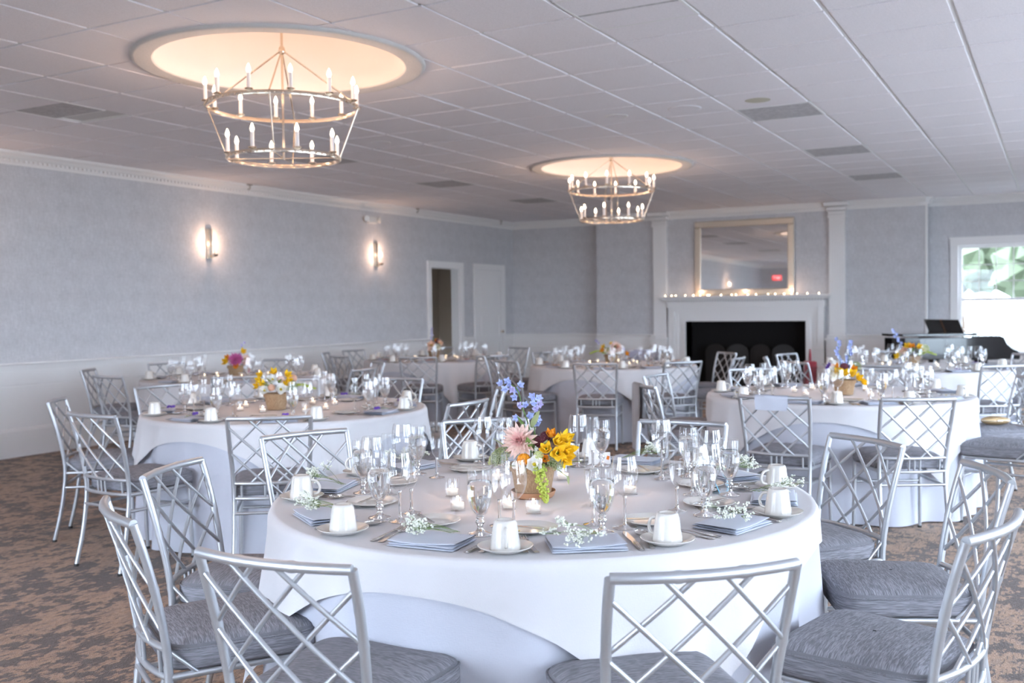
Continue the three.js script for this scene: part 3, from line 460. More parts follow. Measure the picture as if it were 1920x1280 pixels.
  const g = new THREE.BufferGeometry(); g.setAttribute('position', new THREE.Float32BufferAttribute(pos, 3)); g.setAttribute('uv', new THREE.Float32BufferAttribute(uv, 2)); g.setIndex(idx); g.computeVertexNormals();
  const seat = part('seat', g, M.cushion, c);
  part('piping', sweep(Array.from({ length: 73 }, (_, i) => { const p = out(i / 72 * 2 * Math.PI); return V(p[0] * 1.004, 0.4945, 0.012 + (p[1] - 0.012) * 1.004); }), 0.0035, 6), M.cushion, seat);
  return c;
})();

// ================================================================ TABLES
const TR = 0.915, TY = 0.762;
const TABLES = [
  { n: 1, c: [-1.584, -3.071], tip: 22, at: 'at the blue delphinium table', adj: 'blue delphinium' },
  { n: 2, c: [-4.50, -5.05], tip: 7, at: 'at the lavender sprig table', adj: 'lavender sprig' },
  { n: 3, c: [-1.41, -7.42], tip: 40, at: 'at the white daisy table', adj: 'white daisy' },
  { n: 4, c: [-4.38, -10.28], tip: 22, at: 'at the sunflower table', adj: 'sunflower' },
  { n: 5, c: [-7.10, -7.28], tip: 30, at: 'at the magenta dahlia table', adj: 'magenta dahlia' },
  { n: 6, c: [-7.05, -10.75], tip: 12, at: 'at the red flower table', adj: 'red flower' },
  { n: 7, c: [-1.30, -10.75], tip: 28, at: 'at the purple flower table', adj: 'purple flower' },
];
function foldFn(seed) { const r = rng(seed), w = []; for (let k = 0; k < 7; k++) w.push([7 + Math.floor(r() * 17), r() * 6.28, 0.5 + r() * 0.6]); return (a) => { let s = 0; for (const [n, p, q] of w) s += Math.sin(a * n + p) * q; return s / 3.2; }; }
const underR = (fold, a, d) => TR + 0.004 + 0.012 * d + fold(a) * 0.075 * Math.pow(d, 1.05);
function underGeo(fold) {
  const rows = [[0.02, 0], [0.6, 0], [0.97, 0], [1, 0.004]]; for (let i = 1; i <= 18; i++) rows.push([1, i / 18]);
  return gridSurface(240, rows.length - 1, (u, v) => { const a = u * Math.PI * 2, [t, d] = rows[Math.round(v * (rows.length - 1))]; const y = TY - 0.002 - d * (TY - 0.012); const R = d > 0 ? underR(fold, a, d) : TR * t; return { p: [Math.sin(a) * R, y, Math.cos(a) * R], uv: d > 0 ? [a * TR, TR + d * 0.75] : [Math.sin(a) * R, Math.cos(a) * R] }; }, true);
}
function overGeo(fold, half = 1.02) {                                   // square overlay lying over the long cloth, a corner points along local +z
  const rows = [[0.02, 0], [0.4, 0], [0.75, 0], [0.95, 0], [0.988, 0]]; for (let i = 0; i <= 16; i++) rows.push([1, i / 16]);
  return gridSurface(288, rows.length - 1, (u, v) => {
    const a = u * Math.PI * 2, q = ((a + Math.PI / 4) / (Math.PI / 2)) % 1, off = Math.abs(q - 0.5) * Math.PI / 2;      // off = 0 at a corner, pi/4 at mid side
    const drop = half / Math.cos(Math.PI / 4 - off) - TR, corner = Math.pow(Math.cos(2 * off), 3), [t, d] = rows[Math.round(v * (rows.length - 1))], s = d * drop, ease = Math.min(1, s / 0.02);
    const own = TR + 0.009 * ease + 0.05 * s + corner * (0.055 * s / 0.4) * (0.6 + 0.4 * Math.cos(off * 26)), under = underR(fold, a, Math.max(0, s) / (TY - 0.012)) + 0.010 * ease;
    const R = t < 1 ? TR * t : Math.max(own, under), y = t < 1 ? TY + 0.0035 : TY + 0.0035 - s;
    return { p: [Math.sin(a) * R, y, Math.cos(a) * R], uv: [Math.sin(a) * (TR * t + s), Math.cos(a) * (TR * t + s)] };
  }, true);
}
const folds = [foldFn(5), foldFn(6), foldFn(9)], overGeos = folds.map((f) => overGeo(f)), underGeos = folds.map((f) => underGeo(f));
// where a chair or a place looks, told by things in the room
const faces = (deg) => ['backed by the fireplace wall', 'backed by the door corner', 'backed by the long wall', 'facing the piano corner', 'facing the fireplace wall', 'facing the door corner', 'facing the long wall', 'backed by the piano corner'][((Math.round(deg / 45) % 8) + 8) % 8];
const CHAIRS = {
  1: [[-2.32, -1.90, 150], [-2.76, -2.50, 110], [-1.54, -1.67, -176], [-0.65, -2.01, -137], [-0.14, -2.73, -103], [-0.21, -3.59, -67], [-0.69, -4.21, -40], [-1.57, -4.51, 1], [-2.49, -4.23, 42], [-2.97, -3.45, 69]],
  2: [130, 175, 82, -142, 4, -91, 40, -55], 3: [176, -151, -6, 40, 128, 86, -60, -105], 4: [-164, -128, -90, -44, 152, 58, 8, 105], 5: [125, 174, 76, -136, -36, -84, 25], 6: [118, 160, 85, -155, -119, -20, -74, 32], 7: [-142, -45, 176, 139, 73, 106, 15, -92],
};
const chairsAt = {};
const SETRAD = 1.43;
for (const T of TABLES) {
  const toCam = Math.atan2(-T.c[0], -T.c[1]), tipA = toCam + T.tip * Math.PI / 180;      // positive turns towards the picture's right-hand side
  const tb = thing('banquet_table', 'round folding table under the white cloth ' + T.at, 'table', [T.c[0], 0, T.c[1]]);
  part('tabletop', new THREE.CylinderGeometry(TR - 0.006, TR - 0.006, 0.022, 64).translate(0, TY - 0.016, 0), M.brown, tb);
  for (let k = 0; k < 4; k++) { const a = k * Math.PI / 2 + 0.5; part('leg', sweep([V(Math.cos(a) * 0.45, 0, Math.sin(a) * 0.45), V(Math.cos(a) * 0.5, TY - 0.03, Math.sin(a) * 0.5)], 0.015, 8), M.darkMetal, tb); }
  single('tablecloth', 'long pale lavender floor-length tablecloth ' + T.at, 'tablecloth', underGeos[T.n % 3], M.underCloth, [T.c[0], 0, T.c[1]], tipA);
  single('table_overlay', 'square white overlay cloth ' + T.at, 'tablecloth', overGeos[T.n % 3], M.cloth, [T.c[0], 0, T.c[1]], tipA);
  chairsAt[T.n] = CHAIRS[T.n].map((c, k) => {
    let th, x, z;
    if (Array.isArray(c)) { th = c[2] * Math.PI / 180; x = c[0]; z = c[1]; } else { th = c * Math.PI / 180; x = T.c[0] - SETRAD * Math.sin(th); z = T.c[1] - SETRAD * Math.cos(th); }
    // (x, z) is where the top rail stands; the seat centre is in front of it
    const px = x + 0.29 * Math.sin(th), pz = z + 0.29 * Math.cos(th);
    return copyOf(chairProto, 'silver lattice chair ' + T.at + ', ' + faces(th * 180 / Math.PI), 'chair', 'chairs ' + T.at, [px, 0, pz], th);
  });
}

// ================================================================ TABLEWARE
const cupProto = (() => { const c = proto('coffee_cup');
  part('body', lathe([[0, 0.074], [0.019, 0.0745], [0.021, 0.078], [0.026, 0.0785], [0.0295, 0.075], [0.0325, 0.066], [0.0375, 0.03], [0.041, 0.004], [0.0415, 0.0], [0.0395, 0.0], [0.036, 0.03], [0.030, 0.068], [0, 0.070]], 40), M.china, c);
  part('handle', sweep(smoothPts([[0.0335, 0.062, 0], [0.052, 0.057, 0], [0.063, 0.038, 0], [0.058, 0.019, 0], [0.041, 0.013, 0]], 18), 0.0046, 8), M.china, c); return c; })();
const saucerGeo = lathe([[0, 0.004], [0.03, 0.004], [0.036, 0.005], [0.055, 0.010], [0.074, 0.0185], [0.0755, 0.0185], [0.074, 0.0155], [0.05, 0.004], [0.035, 0.0], [0, 0.0]], 48);
const plateGeo = lathe([[0, 0.0045], [0.05, 0.0045], [0.056, 0.007], [0.062, 0.0095], [0.083, 0.0145], [0.0845, 0.0140], [0.083, 0.0115], [0.06, 0.005], [0.052, 0.0], [0, 0.0]], 48);
const bend = (g, f) => { const p = g.attributes.position; for (let i = 0; i < p.count; i++) p.setY(i, p.getY(i) + f(p.getZ(i))); g.computeVertexNormals(); return g; };
function cutlery(pts, thick, f) { const g = extrude(pts, thick, [], 0.0006).rotateX(Math.PI / 2).scale(1, 1, 1); return bend(g.translate(0, thick + 0.0006, 0), f); } // outline x across, y along -> z
const mirrorPts = (half) => [...half, ...half.slice().reverse().map(([x, y]) => [-x, y])];
const forkGeo = (() => { const L = 0.19, h = []; // handle outline then tines
  const right = [[0.0062, 0], [0.0075, 0.008], [0.0070, 0.02], [0.0040, 0.07], [0.0032, 0.105], [0.0040, 0.122], [0.0105, 0.135], [0.0118, 0.148], [0.0116, L - 0.003], [0.0105, L], [0.0090, L - 0.003], [0.0088, 0.150], [0.0060, 0.150], [0.0056, L - 0.003], [0.0042, L], [0.0030, L - 0.003], [0.0026, 0.150], [0.0002, 0.150]];
  const body = extrude(mirrorPts(right), 0.0014, [], 0.0005).rotateX(Math.PI / 2).translate(0, 0.0024, 0); void h; return bend(body, (z) => 0.004 * sst(0.02, 0.10, z) * (1 - 0.2 * sst(0.1, 0.13, z)) - 0.0038 * sst(0.125, 0.155, z) + 0.006 * sst(0.15, 0.19, z)); })();
const knifeGeo = (() => { const pts = [[-0.007, 0], [0.007, 0], [0.0085, 0.03], [0.0075, 0.09], [0.0055, 0.10], [0.0075, 0.112], [0.0095, 0.16], [0.0085, 0.20], [0.002, 0.222], [-0.0065, 0.205], [-0.0075, 0.112], [-0.0055, 0.10], [-0.0075, 0.09], [-0.0085, 0.03]]; return merge([extrude(pts, 0.0016, [], 0.0006).rotateX(Math.PI / 2).translate(0, 0.003, 0), new THREE.SphereGeometry(1, 12, 8).scale(0.0078, 0.0046, 0.048).translate(0, 0.0046, 0.048)]); })();
const butterKnifeGeo = (() => { const pts = [[-0.005, 0], [0.005, 0], [0.0055, 0.03], [0.004, 0.075], [0.0075, 0.09], [0.0085, 0.13], [0.003, 0.148], [-0.005, 0.138], [-0.004, 0.075], [-0.0055, 0.03]]; return extrude(pts, 0.0018, [], 0.0006).rotateX(Math.PI / 2).translate(0, 0.003, 0); })();
const spoonGeo = (() => { const right = [[0.0062, 0], [0.0075, 0.008], [0.0068, 0.02], [0.0040, 0.07], [0.0030, 0.11], [0.0034, 0.126], [0.004, 0.13]]; const hd = bend(extrude(mirrorPts(right), 0.0014, [], 0.0005).rotateX(Math.PI / 2).translate(0, 0.0024, 0), (z) => 0.005 * sst(0.03, 0.11, z) - 0.003 * sst(0.11, 0.13, z));
  const bowl = new THREE.SphereGeometry(1, 24, 12, 0, Math.PI * 2, Math.PI / 2, Math.PI / 2).scale(0.0195, 0.010, 0.030).translate(0, 0.0105, 0.155), rim = new THREE.TorusGeometry(1, 0.035, 6, 32).rotateX(Math.PI / 2).scale(0.0195, 0.02, 0.030).translate(0, 0.0105, 0.155); return merge([hd, bowl, rim]); })();
const napkinProto = (() => { const p = proto('napkin'), w = 0.205, d = 0.150;
  // each layer is a closed pillow-like sheet with rounded folds along one long side
  const layer = (k, y0, th, dx, dz, sk) => gridSurface(20, 28, (u, v) => { const a = v * Math.PI * 2, e = Math.sign(Math.cos(a)) * Math.pow(Math.abs(Math.cos(a)), 0.35), f = Math.sign(Math.sin(a)) * Math.pow(Math.abs(Math.sin(a)), 0.8), x = (u - 0.5) * (w + dx), ed = sst(0, 0.06, Math.min(u, 1 - u)); const z = e * (d + dz) / 2 + sk * (u - 0.5); const wave = 0.0016 * Math.sin(x * 26 + k * 2) * Math.cos(z * 21 + k); return { p: [x, y0 + th / 2 + f * th / 2 * (0.35 + 0.65 * ed) + wave + 0.004 * Math.pow(Math.abs(u - 0.5) * 2, 3) * k * 0.35, z], uv: [x, z + f * 0.01] }; });
  part('lower_fold', layer(0, 0.0006, 0.0058, 0, 0, 0), M.napkin, p); part('middle_fold', layer(1, 0.0060, 0.0060, -0.004, -0.006, 0.004), M.napkin, p); part('upper_fold', layer(2, 0.0116, 0.0066, -0.002, -0.012, -0.008), M.napkin, p); return p; })();
function sprigGeo(seed, spread, n) { const r = rng(seed), stems = [], dots = []; const blossom = new THREE.IcosahedronGeometry(0.0029, 0);
  for (let b = 0; b < n; b++) { const a = (r() - 0.5) * 1.5, len = 0.07 + r() * 0.06, up = 0.012 + r() * 0.045, tip = V(Math.sin(a) * len * spread, up, Math.cos(a) * len), base = V((r() - 0.5) * 0.01, 0.003, -0.03 - r() * 0.03);
    stems.push(sweep(smoothPts([base, base.clone().lerp(tip, 0.5).add(V(0, 0.006, 0)), tip], 6), 0.0006, 4));
    for (let k = 0; k < 7; k++) { const o = tip.clone().add(V((r() - 0.5) * 0.04, (r() - 0.4) * 0.026, (r() - 0.5) * 0.04)); o.y = Math.max(0.004, o.y); stems.push(sweep([tip.clone().lerp(base, 0.25), o], 0.0004, 3)); for (let m = 0; m < 4; m++) dots.push(blossom.clone().translate(o.x + (r() - 0.5) * 0.012, o.y + (r() - 0.3) * 0.008, o.z + (r() - 0.5) * 0.012)); } }
  return [merge(stems), merge(dots)]; }
const stemMat = std([0.20, 0.28, 0.10], 0.8), babyMat = std([0.82, 0.84, 0.74], 0.9);
const sprigs = [sprigGeo(1, 1, 7), sprigGeo(2, 0.9, 8), sprigGeo(3, 1.1, 7)];
const sprigProtos = sprigs.map(([s, d]) => { const p = proto('flower_sprig'); part('stem', s, stemMat, p); part('blossom', d, babyMat, p).userData.kind = 'stuff'; return p; });
function stemware(name, bowl, stem, water) { const p = proto(name); part('bowl', lathe(bowl, 40), M.glass, p); part('stem', lathe(stem, 32), M.solidGlass, p); if (water) part('water', lathe(water, 40), M.water, p); return p; }
const gobletProto = stemware('water_goblet',
  [[0.0338, 0.190], [0.0356, 0.168], [0.0374, 0.142], [0.0372, 0.120], [0.0340, 0.098], [0.0275, 0.078], [0.0190, 0.062], [0.0110, 0.054], [0, 0.053], [0, 0.0555], [0.0105, 0.0565], [0.0177, 0.064], [0.0259, 0.079], [0.0323, 0.098], [0.0355, 0.120], [0.0357, 0.142], [0.0339, 0.168], [0.0325, 0.190], [0.0331, 0.1908], [0.0338, 0.190]],
  [[0, 0.0545], [0.010, 0.054], [0.0125, 0.050], [0.0085, 0.046], [0.0120, 0.041], [0.0140, 0.036], [0.0100, 0.030], [0.0075, 0.024], [0.0090, 0.016], [0.016, 0.009], [0.033, 0.004], [0.036, 0.002], [0.0355, 0], [0, 0]],
  [[0, 0.057], [0.0100, 0.0575], [0.0171, 0.065], [0.0251, 0.080], [0.0314, 0.0985], [0.0346, 0.120], [0.0348, 0.142], [0.0340, 0.154], [0, 0.154]]);
const wineProto = stemware('wine_glass',
  [[0.0330, 0.212], [0.0372, 0.188], [0.0400, 0.164], [0.0390, 0.140], [0.0315, 0.116], [0.0175, 0.100], [0.006, 0.094], [0, 0.0935], [0, 0.095], [0.0170, 0.1015], [0.0305, 0.117], [0.0379, 0.140], [0.0389, 0.164], [0.0361, 0.188], [0.0319, 0.212], [0.0325, 0.2127], [0.0330, 0.212]],
  [[0, 0.095], [0.006, 0.0935], [0.0042, 0.087], [0.0036, 0.06], [0.0040, 0.018], [0.0065, 0.009], [0.020, 0.004], [0.0365, 0.0016], [0.036, 0], [0, 0]]);
const fluteProto = stemware('champagne_flute',
  [[0.0235, 0.214], [0.0252, 0.186], [0.0255, 0.156], [0.0230, 0.122], [0.0165, 0.094], [0.007, 0.079], [0, 0.077], [0, 0.0785], [0.0065, 0.0805], [0.0157, 0.095], [0.0221, 0.122], [0.0245, 0.156], [0.0242, 0.186], [0.0226, 0.214], [0.0230, 0.2146], [0.0235, 0.214]],
  [[0, 0.079], [0.006, 0.078], [0.0048, 0.070], [0.0042, 0.05], [0.0044, 0.02], [0.007, 0.009], [0.019, 0.004], [0.0305, 0.0016], [0.030, 0], [0, 0]]);
const flameGeo = lathe([[0, 0], [0.0022, 0.002], [0.0034, 0.006], [0.0022, 0.012], [0.0006, 0.0175], [0, 0.0185]], 10);
function votive(h, r) { const p = proto('votive_candle'); part('glass_cup', lathe([[0, 0.004], [r - 0.0035, 0.005], [r - 0.0022, h], [r - 0.0005, h + 0.0006], [r, h], [r - 0.001, 0.0], [0, 0]], 30), M.glass, p);
  part('candle', merge([lathe([[0, 0.0245], [r * 0.72, 0.025], [r * 0.74, 0.023], [r * 0.74, 0.0065], [0, 0.0065]], 24), new THREE.CylinderGeometry(0.0007, 0.0007, 0.006, 5).translate(0, 0.0275, 0)]), M.wax, p);
  part('tin', lathe([[r * 0.76, 0.0205], [r * 0.765, 0.006], [0, 0.006]], 24), M.wax, p); part('flame', flameGeo.clone().translate(0, 0.028, 0), M.flame, p); return p; }
const votiveTall = votive(0.062, 0.0265), votiveLow = votive(0.044, 0.026);

// ---------------------------------------------------------------- blooms that lie on napkins
function petalGeo(len, wid, cup, tip = 0.5, n = 5) { return gridSurface(4, n, (u, v) => { const w = wid * Math.pow(Math.sin(Math.PI * Math.pow(v * 0.94 + 0.05, tip)), 0.8), x = (u - 0.5) * w, k = (u - 0.5) * 2; return { p: [x, cup * len * (v * v) + 0.25 * wid * k * k * 0.6 * (1 - 0.3 * v), v * len], uv: [u, v] }; }); }
function daisyProto(name, petal, disc, rad, n, discR) { const p = proto(name), pg = petalGeo(rad - discR * 0.6, 0.30 * rad, 0.08), l = []; for (let i = 0; i < n; i++) l.push(pg.clone().translate(0, 0, discR * 0.6).rotateY(i / n * Math.PI * 2).translate(0, 0.005 + (i % 2) * 0.0012, 0)); part('petal_ring', merge(l), petal, p); part('disc', new THREE.SphereGeometry(discR, 14, 8, 0, Math.PI * 2, 0, Math.PI / 2).scale(1, 0.6, 1).translate(0, 0.004, 0), disc, p); return p; }
const petal = (r, g, b) => std([r, g, b], 0.75, { side: THREE.DoubleSide, transmission: 0.12, thickness: 0 });
const PM = { white: petal(0.82, 0.82, 0.78), sun: petal(0.86, 0.36, 0.015), red: petal(0.66, 0.05, 0.09), violet: petal(0.17, 0.08, 0.46), yellow: petal(0.93, 0.63, 0.02), orange: petal(0.90, 0.36, 0.012), blue: petal(0.47, 0.54, 0.84), lilac: petal(0.54, 0.50, 0.76), pinkOut: petal(0.88, 0.68, 0.60), pinkMid: petal(0.86, 0.56, 0.52), pinkIn: petal(0.82, 0.44, 0.42), magenta: petal(0.60, 0.14, 0.36), peach: petal(0.80, 0.50, 0.36), cream: petal(0.82, 0.78, 0.62), green: petal(0.14, 0.24, 0.06), lime: petal(0.46, 0.56, 0.10), sage: petal(0.34, 0.40, 0.20), burgundy: petal(0.16, 0.035, 0.06), palegreen: petal(0.62, 0.68, 0.34) };
const disc = { y: std([0.55, 0.42, 0.02], 0.8), d: std([0.07, 0.04, 0.02], 0.9) };
const daisy = daisyProto('daisy_bloom', PM.white, disc.y, 0.032, 16, 0.009), sunflower = daisyProto('sunflower_bloom', PM.sun, disc.d, 0.045, 20, 0.016), redbloom = daisyProto('red_bloom', PM.red, disc.d, 0.036, 18, 0.006), violetbloom = daisyProto('purple_bloom', PM.violet, disc.d, 0.040, 9, 0.005);
const lavProto = (() => { const p = proto('lavender_sprig'), r = rng(6), l = []; for (let i = 0; i < 46; i++) { const t = i / 46; l.push(new THREE.IcosahedronGeometry(0.0042, 0).translate((r() - 0.5) * 0.014, 0.008 + (r()) * 0.012, 0.02 + t * 0.05)); } part('flower_head', merge(l), PM.violet, p); part('stem', sweep([V(0.01, 0.004, -0.07), V(0, 0.008, 0.03)], 0.0012, 5), stemMat, p); part('leaf', merge([petalGeo(0.05, 0.012, 0.1).translate(0.004, 0.005, -0.05), petalGeo(0.045, 0.012, 0.1).rotateY(0.7).translate(0, 0.005, -0.05)]), PM.sage, p); return p; })();

// ---------------------------------------------------------------- place settings
const DEG = Math.PI / 180, SY = TY + 0.0045;
const rs = rng(2024);
function polar(T, ang, r) { return [T.c[0] - r * Math.sin(ang * DEG), SY, T.c[1] - r * Math.cos(ang * DEG)]; }   // ang: direction from that rim point to the centre
let place = '';
function put(T, p, name, cat, desc, ang, r, turnDeg, dy = 0) { const [x, y, z] = polar(T, ang, r), lab = desc + (place ? ', ' + T.adj + ' table, place ' + place : ' ' + T.at); const o = p.isGroup ? copyOf(p, lab, cat, desc + ' ' + T.at, [x, y + dy, z], turnDeg * DEG) : single(name, lab, cat, p, M[name] ?? M.china, [x, y + dy, z], turnDeg * DEG, desc + ' ' + T.at); return o; }
const ware = (T, geo, mat, name, cat, desc, ang, r, turn, dy = 0) => { const [x, y, z] = polar(T, ang, r); return single(name, desc + ', ' + T.adj + ' table, place ' + place, cat, geo, mat, [x, y + dy, z], turn * DEG, desc + ' ' + T.at); };
function setting(T, th, k, full) {
  place = faces(th);
  const j = () => (rs() - 0.5), a = th + j() * 2;
  const s = T.n === 1 ? 1 : 36 / 40;                                     // degrees per place
  // napkin, with what lies on it
  const nr = 0.785 + j() * 0.02, turn = a + j() * 8;
  put(T, napkinProto, 'napkin', 'napkin', 'folded dusty blue napkin', a, nr, turn);
  if (T.n === 1) put(T, sprigProtos[k % 3], 'flower_sprig', 'flower', "white baby's breath sprig", a + 1 + j() * 2, nr - 0.02, a + 150 + j() * 60, 0.019);
  else { const bl = { 2: lavProto, 3: daisy, 4: sunflower, 6: redbloom, 7: violetbloom }[T.n]; if (bl) put(T, bl, bl.name, 'flower', { 2: 'purple lavender sprig on a napkin', 3: 'white daisy on a napkin', 4: 'golden sunflower head on a napkin', 6: 'red flower head on a napkin', 7: 'purple flower head on a napkin' }[T.n], a + j() * 3, nr - 0.01, a + j() * 200, 0.022); }
  if (full) {
    ware(T, forkGeo, M.steel, 'fork', 'fork', 'silver table fork', a - 9.6, 0.845, a + 4 + j() * 6); ware(T, forkGeo, M.steel, 'fork', 'fork', 'silver table fork', a - 11.6, 0.845, a + 1 + j() * 6);
    ware(T, knifeGeo, M.steel, 'table_knife', 'knife', 'silver table knife', a + 9.2, 0.865, a - 2 + j() * 6); ware(T, spoonGeo, M.steel, 'teaspoon', 'spoon', 'silver teaspoon', a + 11.6, 0.855, a - 4 + j() * 6);
  }
  const ca = a + 15.5 * s + j() * 2, cr = 0.825 + j() * 0.02;
  ware(T, saucerGeo, M.china, 'saucer', 'saucer', 'cream china saucer under an upturned cup', ca, cr, 0);
  put(T, cupProto, 'coffee_cup', 'cup', 'upturned cream coffee cup on its saucer', ca, cr, a + 40 + j() * 260, 0.0075);
  const pa = a - 12 * s + j() * 2, pr = 0.585 + j() * 0.02;
  ware(T, plateGeo, M.china, 'bread_plate', 'plate', 'small cream bread plate', pa, pr, 0);
  if (full) { const b = ware(T, butterKnifeGeo, M.steel, 'butter_knife', 'knife', 'butter knife lying across a bread plate', pa + 4, pr + 0.05, a + 48 + j() * 20, 0.0145); b.rotation.z = 0; }
  const ga = a + 7 * s;
  put(T, gobletProto, 'water_goblet', 'glass', 'footed water goblet filled with water', ga + j() * 2, 0.64 + j() * 0.02, j() * 300);
  put(T, wineProto, 'wine_glass', 'glass', 'empty long-stemmed wine glass', ga + 9 + j() * 2, 0.60 + j() * 0.03, j() * 300);
  put(T, fluteProto, 'champagne_flute', 'glass', 'slim empty champagne flute', ga + 0.5 + j() * 3, 0.525 + j() * 0.02, j() * 300);
}
const PLACES = { 1: [-176, -143, -107.5, -73, -40, -3, 34, 70, 107, 147] };
for (const T of TABLES) (PLACES[T.n] ?? CHAIRS[T.n]).forEach((th, k) => setting(T, th, k, T.n <= 3));
place = '';
// votives round each centrepiece
for (const T of TABLES) {
  const spots = T.n === 1 ? [[-174, 0.285, 1], [-157, 0.335, 0], [124, 0.31, 1], [-66, 0.31, 1], [-114, 0.29, 0], [163, 0.385, 0], [10, 0.28, 1], [60, 0.3, 0]] : Array.from({ length: 8 }, (_, i) => [i * 45 + rs() * 20, 0.27 + rs() * 0.08, i % 2]);
  for (const [a, r, tall] of spots) { put(T, tall ? votiveTall : votiveLow, 'votive_candle', 'candle', (tall ? 'tall' : 'low') + ' clear glass votive with a lit tealight', a, r, 0);
    if (T.n <= 3) { const [x, y, z] = polar(T, a, r), l = new THREE.PointLight(WARM, 0.014, 0, 2); l.position.set(x, y + 0.037, z); l.castShadow = true; l.shadow.radius = 0.2; scene.add(l); } }
}

// ================================================================ FLOWER ARRANGEMENTS
const G4 = {
  dahliaPetal: petalGeo(1, 0.34, 0.18, 0.62, 7), cupPetal: petalGeo(1, 0.72, 0.55, 0.8, 5), widePetal: petalGeo(1, 0.95, 0.35, 0.9, 5), smallPetal: petalGeo(1, 0.7, 0.2, 0.75, 4), leaf: petalGeo(1, 0.34, -0.12, 0.7, 6),
};
function towards(o, d) { o.quaternion.setFromUnitVectors(V(0, 1, 0), V(...d).normalize()); }
function flowerNode(name, parent, pos, dir) { const g = new THREE.Group(); g.name = name; g.position.set(...pos); towards(g, dir); parent.add(g); return g; }
// ring of petals round local +y; lean 0 = flat, 1 = upright
function ring(list, geo, mat, n, len, lean, off, y, wob, r) { for (let i = 0; i < n; i++) { const m = new THREE.Matrix4().makeRotationY(off + i / n * Math.PI * 2 + (r() - 0.5) * wob).multiply(new THREE.Matrix4().makeTranslation(0, y, len * 0.06)).multiply(new THREE.Matrix4().makeRotationX(-lean + (r() - 0.5) * wob)).multiply(new THREE.Matrix4().makeScale(len, len, len * (0.92 + r() * 0.16))); list.push([geo, mat, m]); } }
function lay(list, parent, separate, name = 'petal') { if (separate) for (const [g, mat, m] of list) { const o = part(name, g, mat, parent); o.applyMatrix4(m); } else { const by = new Map(); for (const [g, mat, m] of list) { if (!by.has(mat)) by.set(mat, []); by.get(mat).push(g.clone().applyMatrix4(m)); } for (const [mat, gs] of by) part(name + '_cluster', merge(gs), mat, parent); } }
